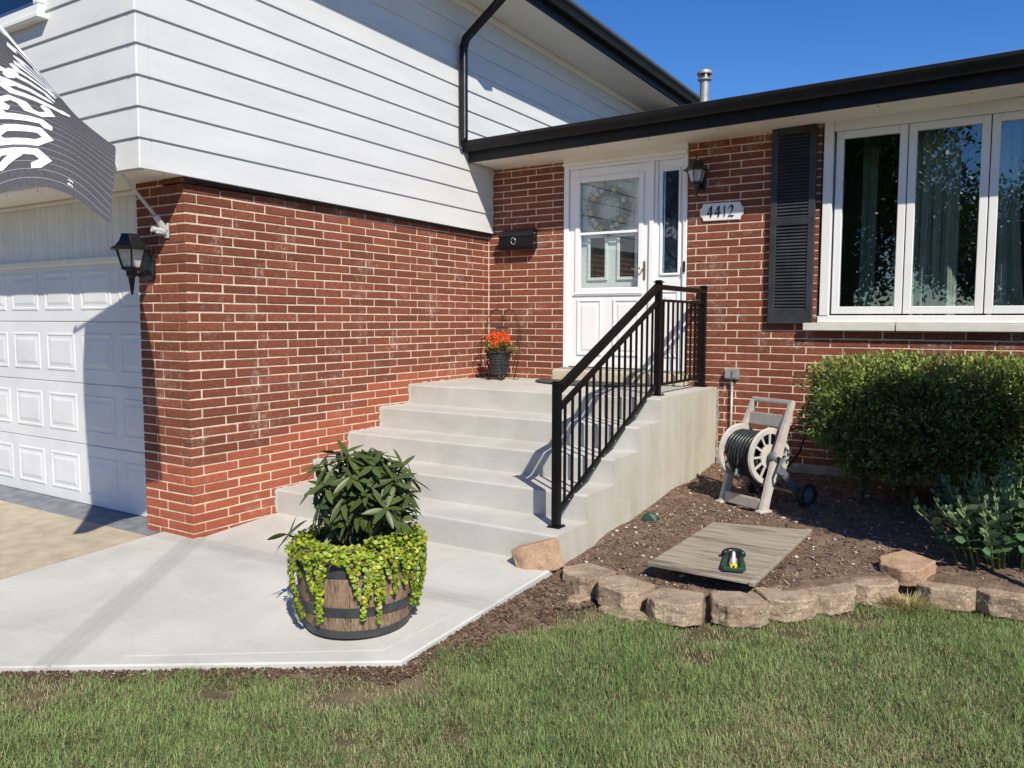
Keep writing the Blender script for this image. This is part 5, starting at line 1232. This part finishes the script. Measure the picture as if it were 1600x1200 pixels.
# ================================================================== HOSE REEL
hr = thing('hose_reel', 'beige plastic hose reel cart with dark hose standing against the brick wall', 'hose reel', (3.22, -1.0, -1.36))
ha = np.array((.89, -.455)); ha /= np.linalg.norm(ha); hb = np.array((ha[1], -ha[0]))       # hb points toward the camera side
HO = np.array((2.975, -1.12)); hz = soil_z(3.1, -1.2)-.004
def HP(a, b, z): return np.array((HO[0]+ha[0]*a+hb[0]*b, HO[1]+ha[1]*a+hb[1]*b, hz+z))
Wd = .40
for s, a in enumerate((0.0, Wd)):
    sgnn = -1 if s == 0 else 1
    # side frame: front leg sweeping up and back to the handle
    path = [(0.03, 0.0), (.005, .10), (-.035, .24), (-.085, .40), (-.135, .56), (-.175, .70), (-.20, .80)]
    wid = [.078, .070, .076, .084, .066, .054, .044]
    mb = MB()
    for (b, z), w in zip(path, wid):
        for da in (-.020, .020):
            for db in (-w/2, w/2): mb.v.append(tuple(HP(a+da+(.075 if s == 0 else .035)*(z/.8)**2, b+db, z)))
    for i in range(len(path)-1):
        o4 = i*4; mb.f += [(o4, o4+1, o4+5, o4+4), (o4+2, o4+6, o4+7, o4+3), (o4, o4+4, o4+6, o4+2), (o4+1, o4+3, o4+7, o4+5)]
    mb.f += [(0, 2, 3, 1), (len(mb.v)-4, len(mb.v)-3, len(mb.v)-1, len(mb.v)-2)]
    mb.build('side_frame', 'taupe' if s == 0 else 'taupe', hr, .006, seg=2)
    MB().box((0, 0, 0), (.0001, .0001, .0001)) 
    mb = MB(); mb.prism([tuple(HP(a-.03, b, 0)) for b in (-.03, .085)]+[tuple(HP(a+.03, b, 0)) for b in (.085, -.03)], (0, 0, 0), (0, 0, .022)); mb.build('foot', 'taupe', hr, .005)
    # rear brace to the wheel
    mb = MB(); mb.bar(HP(a, -.07, .36), HP(a, -.36, .09), .034, .06); mb.build('rear_brace', 'taupe_dark', hr, .006)
    # wheel
    wc = HP(a+sgnn*.045, -.38, .095); Mx = Matrix(((ha[0], -ha[1], 0, 0), (ha[1], ha[0], 0, 0), (0, 0, 1, 0), (0, 0, 0, 1))) @ Matrix.Rotation(math.pi/2, 4, 'Y')
    wl_ = MB().lathe([(.06, -.022), (.088, -.022), (.095, -.012), (.095, .012), (.088, .022), (.06, .022)], tuple(wc), 24, M=Mx).build('wheel', 'plastic_dark', hr)
    MB().lathe([(.0, .016), (.03, .018), (.06, .010), (.06, -.010), (.03, -.018), (0, -.016)], tuple(wc), 20, M=Mx).build('hub', 'taupe_dark', wl_)
    # spool disc with spokes
    dc = HP(a+(-sgnn)*.052, -.075, .40)
    ring_o = MB().lathe([(.168, -.010), (.205, -.016), (.212, -.004), (.205, .010), (.168, .008), (.168, -.010)], tuple(dc), 40, M=Mx).build('spool_rim', 'taupe', hr, smooth=True, autosmooth=True)
    mb = MB(); mb.lathe([(.0, -.008), (.09, -.008), (.09, .006), (0, .006)], tuple(dc), 24, M=Mx)
    for k in range(12):
        t = k*math.pi/6; p = Mx @ Vector((.085*math.cos(t), .085*math.sin(t), 0)); q = Mx @ Vector((.172*math.cos(t), .172*math.sin(t), 0)); mb.bar(Vector(dc)+p, Vector(dc)+q, .016, .010, tuple(Mx @ Vector((0, 0, 1))))
    mb.build('spokes', 'taupe', hr)
    MB().lathe([(.0, .03), (.04, .028), (.05, .0), (.04, -.028), (0, -.03)], tuple(HP(a, -.075, .40)), 16, M=Mx).build('hub_cap', 'taupe_dark', hr, smooth=True)
mb = MB(); mb.bar(HP(.02, .03, .055), HP(Wd-.02, .03, .055), .022, .085); mb.build('front_bar', 'taupe', hr, .008, seg=2)
mb = MB(); mb.bar(HP(.055, -.20, .795), HP(Wd+.055, -.20, .795), .040, .036); mb.build('handle', 'taupe', hr, .010, seg=2)
mb = MB(); mb.bar(HP(.06, -.165, .655), HP(Wd+.01, -.165, .655), .018, .10); mb.build('tray', 'taupe', hr, .008, seg=2)
mb = MB(); mb.bar(HP(-.04, -.38, .095), HP(Wd+.04, -.38, .095), .016, .016); mb.build('axle', 'galv', hr)
Mx = Matrix(((ha[0], -ha[1], 0, 0), (ha[1], ha[0], 0, 0), (0, 0, 1, 0), (0, 0, 0, 1))) @ Matrix.Rotation(math.pi/2, 4, 'Y')
pts = []; turns = 8
for layer, (r0, dirn) in enumerate(((.120, 1), (.142, -1), (.163, 1))):
    for k in range(turns*16+1):
        t = k/(turns*16); aa = .075+(Wd-.15)*(t if dirn == 1 else 1-t); th_ = 2*math.pi*k/16
        pts.append(HP(aa, -.075+r0*math.cos(th_)*(1+.02*math.sin(k*.7)), .40+r0*math.sin(th_)))
MB().tube(pts, .0128, 7).build('hose', 'hose', hr, smooth=True)
mb = MB(); e = HP(.20, .09, .30); mb.tube([HP(.20, .07, .42), HP(.205, .095, .36), e], .0105, 8); mb.build('hose', 'hose', hr, smooth=True)
MB().tube([e, e+np.array((-.005, -.012, -.05))], [.013, .016], 10).build('hose_coupling', 'galv', hr)
MB().tube([HP(.21, .085, .25), HP(.21, .105, .24)], [.028, .026], 14).build('nozzle_cap', 'taupe_dark', hr, smooth=True, autosmooth=True)
mb = MB(); mb.tube([HP(Wd+.02, -.075, .40), HP(Wd+.07, -.075, .40), HP(Wd+.075, -.02, .30), HP(Wd+.13, -.02, .30)], .012, 10); mb.build('crank', 'taupe_dark', hr, smooth=True)

# ================================================================== HEDGE
hg = thing('hedge', 'clipped dense green yew hedge under the picture window', 'hedge', (4.8, -.7, -1.3))
def hedge_sdf(p): return 0
V = []; Fq = []; cols = []
n = 80000
S = rng.random((n, 6))
def hedge_point(s):
    # superellipsoid-ish box: sides x 3.52..6.6, y -1.27..-.12, z -1.08..-.245
    cx, cy, cz = 5.1, -.69, -.67; hx, hy, hz_ = 1.58, .60, .43
    while True:
        d = rng.uniform(-1, 1, 3); m = (abs(d[0])**9+abs(d[1])**4+abs(d[2])**4)
        if m < 1: break
    k = m**(1/5.0)
    return d, k
cnt = 0
D_ = rng.uniform(-1, 1, (n*4, 3)); mval = np.abs(D_[:, 0])**12+np.abs(D_[:, 1])**3.2+np.abs(D_[:, 2])**3.2
keep = (mval < 1) & ((mval > .40) | (rng.random(len(D_)) < .10)); D_ = D_[keep][:n]
ctr = np.array((5.08, -.70, -.68)); half = np.array((1.545, .60, .445))
for d in D_:
    lump = 1+.075*mnoise.noise(Vector((d[0]*6, d[1]*3, d[2]*3)))+.085*mnoise.noise(Vector((d[0]*17, d[1]*8, d[2]*8)))+(.06*rng.random() if rng.random() < .03 else 0)
    p = ctr+d*half*lump
    if d[2] < -.2: p[1] += (-.2-d[2])*.14*(1 if d[1] < 0 else 0); p[0] += (-.2-d[2])*.22*(1 if d[0] < -.8 else 0)
    if p[1] > -.03: p[1] = -.03
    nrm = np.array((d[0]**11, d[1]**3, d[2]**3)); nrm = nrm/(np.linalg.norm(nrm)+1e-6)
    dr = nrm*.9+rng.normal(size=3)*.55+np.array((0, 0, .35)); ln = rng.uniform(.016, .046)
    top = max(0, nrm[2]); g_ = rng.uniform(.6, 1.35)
    c = np.array((.105, .155, .040))*(1-top)*g_+np.array((.21, .25, .058))*top*g_  # lighter top: sunlit tone put into the colour, along with new growth
    if top > .5 and mnoise.noise(Vector((p[0]*3.1, p[1]*4, 0))) > .28 and rng.random() < .6: c = np.array((.26, .20, .075))*rng.uniform(.6, 1.2)
    c = c*(1+.75*mnoise.noise(Vector((p[0]*7, p[1]*7, p[2]*7))))
    if mnoise.noise(Vector((p[0]*4.2, p[1]*4.2, p[2]*4.2+7))) > .42 and rng.random() < .5: c = np.array((.15, .10, .05))*rng.uniform(.6, 1.2)
    if rng.random() < .07: c = c*1.9
    b = len(V); dr /= np.linalg.norm(dr); e = np.cross(dr, rng.normal(size=3)); e /= np.linalg.norm(e); w = rng.uniform(.006, .012)
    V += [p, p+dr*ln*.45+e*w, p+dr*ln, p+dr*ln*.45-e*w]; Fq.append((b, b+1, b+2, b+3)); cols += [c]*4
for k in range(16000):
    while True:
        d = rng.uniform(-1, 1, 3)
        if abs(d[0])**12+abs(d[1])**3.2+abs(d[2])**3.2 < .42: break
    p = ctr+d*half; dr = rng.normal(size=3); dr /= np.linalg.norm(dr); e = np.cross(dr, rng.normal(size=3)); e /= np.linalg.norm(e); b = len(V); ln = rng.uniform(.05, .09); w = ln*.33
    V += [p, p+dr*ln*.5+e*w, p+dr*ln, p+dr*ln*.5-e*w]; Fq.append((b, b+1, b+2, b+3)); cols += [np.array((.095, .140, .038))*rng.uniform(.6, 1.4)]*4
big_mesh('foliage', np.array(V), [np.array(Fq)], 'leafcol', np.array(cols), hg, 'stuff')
mb = MB()
for k in range(9):
    x = 3.85+k*.33; 
    for q in range(4): mb.tube([(x, -.65, -1.4), (x+rng.uniform(-.08, .08), -.65+rng.uniform(-.1, .1), -1.1), (x+rng.uniform(-.22, .22), -.65+rng.uniform(-.4, .4), -.8), (x+rng.uniform(-.3, .3), -.65+rng.uniform(-.5, .45), -.45)], [.022, .016, .010, .004], 6)
mb.build('branches', 'bark', hg)
# ================================================================== SEDUM
sd_ = thing('sedum_plant', 'grey green fleshy-leaved sedum behind the blocks at the right edge', 'plant', (4.83, -1.66, -1.43))
SL = [leaf_mesh('leaf', ln, wd, 'sedum', cu, .35, 4) for ln, wd, cu in ((.082, .050, -.10), (.070, .044, .05), (.060, .036, -.2), (.04, .026, -.25))]
n_leaf = 0; extra_V = []; extra_F = []; extra_c = []
stems = []
for k in range(64):
    a = rng.uniform(0, 2*math.pi); r = math.sqrt(rng.random()); bx_, by_ = 4.83+.27*r*math.cos(a), -1.66+.20*r*math.sin(a)
    lean = np.array((r*math.cos(a)*.26, r*math.sin(a)*.22-.03)); h = (.60-.30*r*r)*rng.uniform(.85, 1.08); stems.append((np.array((bx_, by_, -1.44)), np.array((bx_+lean[0], by_+lean[1], -1.44+h))))
stems.sort(key=lambda s: s[1][1])
for b0, t0 in stems:
    mid = (b0+t0)/2+np.array(((t0-b0)[0]*-.15, (t0-b0)[1]*-.15, .03)); MB().tube([b0, mid, t0], [.006, .005, .0035], 6).build('stem', 'stem_green', sd_, smooth=True)
    nl = 6
    for q in range(nl):
        t = .30+.70*q/(nl-1); p = (b0*(1-t)**2+mid*2*t*(1-t)+t0*t*t); 
        for s in (0, 1, 2):
            aa = q*1.9+s*2.1+rng.uniform(-.3, .3); sc_ = 1 if t < .8 else .62
            up = .1+.9*max(0, t-.5)*1.3
            if n_leaf < 298 and t > .55:
                Ml = Matrix.Translation(Vector(p)) @ Matrix.Rotation(aa, 4, 'Z') @ Matrix.Rotation(-up-.25, 4, 'Y') @ Matrix.Rotation(rng.uniform(-1.1, 1.1), 4, 'X') @ Matrix.Scale(sc_*rng.uniform(.85, 1.2), 4); inst('leaf', SL[q % 3], sd_, Ml); n_leaf += 1
            else: leaf_quad(p, np.array((math.cos(aa), math.sin(aa), up+.2)), np.array((0, -.5, 1.0))+rng.normal(size=3)*.8, .072*sc_, .046*sc_, np.array((.075, .15, .065))*rng.uniform(.6, 1.3), extra_V, extra_F, extra_c)
    for q in range(10):
        aa = rng.uniform(0, 6.28); leaf_quad(t0+np.array((0, 0, .004)), np.array((math.cos(aa)*.7, math.sin(aa)*.7, 1)), np.array((math.cos(aa), math.sin(aa), 0)), rng.uniform(.012, .024), .012, np.array((.17, .26, .12))*rng.uniform(.7, 1.2), extra_V, extra_F, extra_c)
big_mesh('small_leaves', np.array(extra_V), [np.array(extra_F)], 'leafcol', np.array(extra_c), sd_, 'stuff')

# ================================================================== SOIL LITTER
V = []; Fq = []; cols = []
def pebble(p, r, c):
    b = len(V); e = rng.normal(size=3); s = np.array((rng.uniform(.7, 1.4), rng.uniform(.7, 1.3), rng.uniform(.4, .8)))*r; a = rng.uniform(0, 3.14); ca, sa = math.cos(a), math.sin(a)
    for q in ((1, 0, 0), (0, 1, 0), (-1, 0, 0), (0, -1, 0), (0, 0, 1), (0, 0, -1), (.7, .7, .45), (-.7, .6, .5)):
        x, y, z = np.array(q)*s; V.append(p+np.array((x*ca-y*sa, x*sa+y*ca, z)))
    for f in ((0, 6, 4), (6, 1, 4), (1, 7, 4), (7, 2, 4), (2, 3, 4), (3, 0, 4), (0, 1, 6), (1, 2, 7), (1, 0, 5), (2, 1, 5), (3, 2, 5), (0, 3, 5)): Fq.append(tuple(i+b for i in f))
    cols.extend([c]*8)
def soil_h(x, y): return soil_z(x, y)+0.03*mnoise.noise(Vector((x*2.2, y*2.2, 3)))+0.012*mnoise.noise(Vector((x*13, y*13, 9)))+0.006*mnoise.noise(Vector((x*40, y*40, 1)))
for k in range(11000):
    x = 2.53+abs(rng.normal(0, 1.0))*1.2 if rng.random() < .7 else rng.uniform(2.53, 6.2); e = float(bed_edge(x)); y = rng.uniform(e+.05, -.05)
    if x > 6.3: continue
    t = rng.random(); br_ = rng.uniform(.6, 1.25)
    if t < .035: c = np.array((.46, .42, .37))*br_; r = rng.uniform(.005, .016)
    elif t < .22: c = np.array((.28, .215, .16))*br_; r = rng.uniform(.004, .011)
    else: c = np.array((.15, .095, .065))*br_; r = rng.uniform(.003, .010)
    pebble(np.array((x, y, soil_h(x, y)+r*.2)), r, c)
def chip(p, ln, c):
    a = rng.uniform(0, 6.28); d = np.array((math.cos(a), math.sin(a), rng.uniform(-.15, .35)))*ln; e = np.array((-math.sin(a), math.cos(a), 0))*ln*rng.uniform(.08, .25); b = len(V); V.extend([p-d-e, p+d-e, p+d+e, p-d+e]); Fq.extend([(b, b+1, b+2), (b, b+2, b+3)]); cols.extend([c]*4)
for k in range(2600):
    x = rng.uniform(2.53, 5.6); e = float(bed_edge(x)); y = rng.uniform(e+.05, -.05)
    chip(np.array((x, y, soil_h(x, y)+.006)), rng.uniform(.006, .028), (np.array((.30, .22, .13)) if rng.random() < .5 else np.array((.10, .065, .045)))*rng.uniform(.6, 1.3))
for k in range(4200):
    t = rng.random(); w = rng.uniform(0, 1.05); x, y = strip_pt(t, w); c = np.array((.085, .050, .036))*rng.uniform(.5, 1.9); r = rng.uniform(.003, .009)
    if rng.random() < .05: c = np.array((.36, .31, .25))
    pebble(np.array((x, y, lawn_z(x, y)*min(1, w)+(slab_z(y)-.020)*(1-min(1, w)))), r, c)
big_mesh('soil_crumbs', np.array(V), [np.array(Fq)], 'pebblecol', np.array(cols), None, 'stuff')
bpy.data.objects['soil_crumbs']['label'] = 'loose stones and soil crumbs strewn over the bare earth'; bpy.data.objects['soil_crumbs']['category'] = 'gravel'

# ================================================================== GRASS
def lawn_mask(x, y):
    """>0 inside the lawn; distance-like"""
    m = np.ones_like(x, bool)
    # walkway: right edge x=2.512 (y>-4.4), diagonal front edge
    fx = np.interp(x, [-.36, .35, 1.10, 2.512], [-6.18, -5.735, -5.265, -4.40])
    m &= ~((x < 2.53) & (y > fx-.03)) & ~((x < -.36))
    m &= ~((x >= 2.50) & (y > bed_edge(x)-.12))
    return m
N = 1500000
gx = rng.uniform(-.4, 7.2, N); gy = rng.uniform(-7.6, -1.8, N)
gz = lawn_z(gx, gy)
uu, vv, zz = project(np.stack([gx, gy, gz], 1))
inview = (uu > -260) & (uu < 1860) & (vv < 1420) & (zz > .8)
keep = lawn_mask(gx, gy) & (inview | (rng.random(N) < .10))
def soft_spot(cx, cy, r, x, y): return np.exp(-((x-cx)**2+(y-cy)**2)/(r*r))
def vnoise(x, y, s, o=0):
    out = np.zeros_like(x)
    # cheap smooth value noise on a lattice
    xi = np.floor(x*s).astype(int); yi = np.floor(y*s).astype(int); fx = x*s-xi; fy = y*s-yi; fx = fx*fx*(3-2*fx); fy = fy*fy*(3-2*fy)
    def h(a, b): q = np.sin(a*127.1+b*311.7+o*74.7)*43758.5453; return q-np.floor(q)
    return (h(xi, yi)*(1-fx)+h(xi+1, yi)*fx)*(1-fy)+(h(xi, yi+1)*(1-fx)+h(xi+1, yi+1)*fx)*fy
thin = 0
BARE = [(2.75, -3.36, .22), (2.60, -3.70, .12), (2.62, -4.45, .13), (1.30, -5.42, .10), (1.95, -5.0, .09), (2.45, -4.72, .13), (3.07, -4.72, .055), (2.72, -4.98, .055), (3.55, -3.25, .13), (3.62, -3.55, .09), (4.15, -2.62, .12), (2.9, -3.15, .12), (3.95, -3.0, .09)]
for cx, cy, r in BARE: thin = thin+soft_spot(cx, cy, r, gx, gy)
nz1 = vnoise(gx, gy, 2.3)*.6+vnoise(gx, gy, 6.1, 3)*.4
# thin near the walkway edge
edge = np.where(gx < 2.52, np.abs(gy-np.interp(gx, [-.36, .35, 1.10, 2.512], [-6.18, -5.735, -5.265, -4.40])), 9)
prob = np.clip(1.05-thin*1.15, .14, 1)*np.where(edge < .09, .5+.9*(vnoise(gx, gy, 5.0, 7) > .55), 1)*np.clip(.55+nz1*.7, .5, 1)*.72
keep &= rng.random(N) < prob
gx, gy, gz, nz1 = gx[keep], gy[keep], gz[keep], nz1[keep]; n = len(gx); thin = thin[keep] if hasattr(thin, '__len__') else np.zeros(n)
clump = vnoise(gx, gy, 14, 5); big = vnoise(gx, gy, 4.3, 12); h = (.012+.022*rng.random(n)+.026*clump)*(.70+.65*big)*np.clip(1-.62*np.clip(thin, 0, 1), .35, 1)
thatch = rng.random(n) < .27; h = np.where(thatch, h*.55, h)
ang = rng.uniform(0, 2*np.pi, n); lean = np.where(thatch, rng.uniform(1.2, 2.6, n), rng.uniform(.2, 1.25, n))*h; w = rng.uniform(.0009, .0017, n)
la = ang+rng.normal(0, .5, n)+2.5*vnoise(gx, gy, 3.0, 9)
dx, dy = np.cos(la)*lean, np.sin(la)*lean; px, py = -np.sin(la)*w, np.cos(la)*w
base = np.stack([gx, gy, gz-.01], 1)
v0 = base+np.stack([px, py, 0*px], 1); v1 = base-np.stack([px, py, 0*px], 1)
m_ = base+np.stack([dx*.35, dy*.35, h*.62], 1); v2 = m_-np.stack([px*.8, py*.8, 0*px], 1); v3 = m_+np.stack([px*.8, py*.8, 0*px], 1)
v4 = base+np.stack([dx, dy, h], 1)
V = np.stack([v0, v1, v2, v3, v4], 1).reshape(-1, 3); idx = np.arange(n)[:, None]*5
dry = (rng.random(n) < np.clip(.09+.70*np.clip(vnoise(gx, gy, 1.7, 2)-.45, 0, 1)+.85*np.clip(thin, 0, 1), 0, .9)).astype(float)[:, None]
g1 = np.array((.115, .200, .055)); g2 = np.array((.270, .345, .125)); st_ = np.array((.48, .41, .24))
dry = np.maximum(dry, (thatch & (rng.random(n) < .62)).astype(float)[:, None])
mixv = np.clip(nz1*1.3-.1+rng.normal(0, .18, n), 0, 1)[:, None]
gc = (g1*(1-mixv)+g2*mixv)*rng.uniform(.55, 1.5, (n, 1)); gc = gc*(1-dry)+st_*rng.uniform(.6, 1.15, (n, 1))*dry
V.reshape(-1, 5, 3)[:, 4, 2] -= (dry[:, 0]*h*.35)
gr = big_mesh('grass', V, [np.concatenate([idx+0, idx+1, idx+2, idx+3], 1), np.concatenate([idx+3, idx+2, idx+4], 1)], 'grasscol', np.repeat(gc, 5, 0), None, 'stuff')
gr['label'] = 'short green lawn grass with straw patches in the foreground'; gr['category'] = 'grass'
# dry tuft between the border blocks
V = []; Fq = []; cols = []
for k in range(420):
    a = rng.uniform(0, 6.28); r = abs(rng.normal(0, .07)); p = np.array((4.40+r*math.cos(a)*1.5, -2.33+r*math.sin(a), -1.56)); d = np.array((math.cos(a)*rng.uniform(.2, 1.1), math.sin(a)*rng.uniform(.2, 1.1)-.2, rng.uniform(.5, 1.0))); d /= np.linalg.norm(d); ln = rng.uniform(.05, .13); e = np.cross(d, (0, 0, 1.0)); e = e/(np.linalg.norm(e)+1e-6)*.0014
    b = len(V); m2 = p+d*ln*.6; tp = p+d*ln-np.array((0, 0, ln*.25)); V += [p-e, p+e, m2+e, m2-e, tp]; Fq.append((b, b+1, b+2, b+3)); Fq.append((b+3, b+2, b+4, b+4)); cols += [np.array((.46, .37, .17))*rng.uniform(.6, 1.2)]*5
V = np.array(V); q4 = np.array([f for f in Fq if f[2] != f[3]]); t3 = np.array([f[:3] for f in Fq if f[2] == f[3]])
tf = big_mesh('dry_grass_tuft', V, [q4, t3], 'grasscol', np.array(cols), None, 'stuff'); tag(tf, 'straw coloured dry grass tuft in front of the border blocks', 'grass')

# ================================================================== TREES ACROSS THE STREET (seen in the window reflections)
def tree(x, y, h, cr, label, seed, dens=16000):
    r_ = np.random.default_rng(seed); t = thing('street_tree', label, 'tree', (x, y, -1.7), 'trees across the street')
    mb = MB(); mb.tube([(x, y, -1.75), (x+.1, y, h*.25-1.7), (x-.1, y+.1, h*.5-1.7), (x, y, h*.8-1.7)], [.28, .22, .15, .05], 10)
    ends = []
    for k in range(11):
        a = k*2.4; z = -1.7+h*(.28+.04*k); e = (x+cr*.75*math.cos(a), y+cr*.75*math.sin(a), z+h*.22); mb.tube([(x, y, z), ((x+e[0])/2, (y+e[1])/2, z+h*.13), e], [.10, .06, .02], 6); ends.append(np.array(e))
    mb.build('trunk', 'bark', t)
    V = []; Fq = []; cols = []
    cent = [np.array((x, y, -1.7+h*.62))+r_.normal(size=3)*np.array((cr*.5, cr*.5, h*.17)) for k in range(26)]+ends
    for k in range(dens):
        c0 = cent[k % len(cent)]; p = c0+r_.normal(size=3)*cr*.20; d = r_.normal(size=3); d /= np.linalg.norm(d); e = np.cross(d, r_.normal(size=3)); e /= np.linalg.norm(e); s = r_.uniform(.07, .15); b = len(V)
        V += [p-d*s, p+e*s*.5, p+d*s, p-e*s*.5]; Fq.append((b, b+1, b+2, b+3)); cols += [np.array((.045, .075, .018))*r_.uniform(.5, 1.6)]*4
    big_mesh('crown', np.array(V), [np.array(Fq)], 'leafcol', np.array(cols), t, 'stuff')
tree(-0.9, -24, 11.5, 3.6, 'large leafy tree across the street reflected in the first window pane', 5, 46000)
tree(2.6, -38, 8.0, 3.0, 'smaller tree farther off reflected in the second window pane', 6)
tree(-7.5, -27, 10.5, 4.0, 'leafy tree at the left of the row across the street', 8)
tree(6.0, -36, 6.0, 2.4, 'low tree reflected at the edge of the third window pane', 9)

# ================================================================== ADDED TREE BEYOND THE RIGHT EDGE (unseen, put there to shade the bed)
es = thing('added_shade_tree', 'small added tree, unseen past the right edge, put there to shade the bed', 'tree', (5.75, -2.70, -1.6))
V = []; Fq = []; cols = []
for k in range(9000):
    d = rng.normal(size=3); d /= np.linalg.norm(d); p = np.array((5.62, -2.50, .80))+d*np.array((.42, .50, .56))*rng.uniform(.2, 1.0)**.5
    dr = d+rng.normal(size=3)*.7; dr /= np.linalg.norm(dr); e = np.cross(dr, rng.normal(size=3)); e /= np.linalg.norm(e); ln = rng.uniform(.05, .10); w = ln*.34; b = len(V)
    V += [p, p+dr*ln*.5+e*w, p+dr*ln, p+dr*ln*.5-e*w]; Fq.append((b, b+1, b+2, b+3)); cols += [np.array((.045, .075, .02))*rng.uniform(.6, 1.4)]*4
big_mesh('crown', np.array(V), [np.array(Fq)], 'leafcol', np.array(cols), es, 'stuff')
mb = MB(); mb.tube([(5.75, -2.70, -1.7), (5.73, -2.66, -.6), (5.68, -2.6, .2), (5.66, -2.58, .9)], [.035, .03, .024, .008], 8)
for k in range(7): mb.tube([(5.68, -2.6, .1+.06*k), (5.66+rng.uniform(-.2, .2), -2.58+rng.uniform(-.25, .25), .5+.08*k), (5.66+rng.uniform(-.4, .4), -2.58+rng.uniform(-.5, .5), .75+.08*k)], [.014, .010, .004], 6)
mb.build('trunk', 'bark', es)
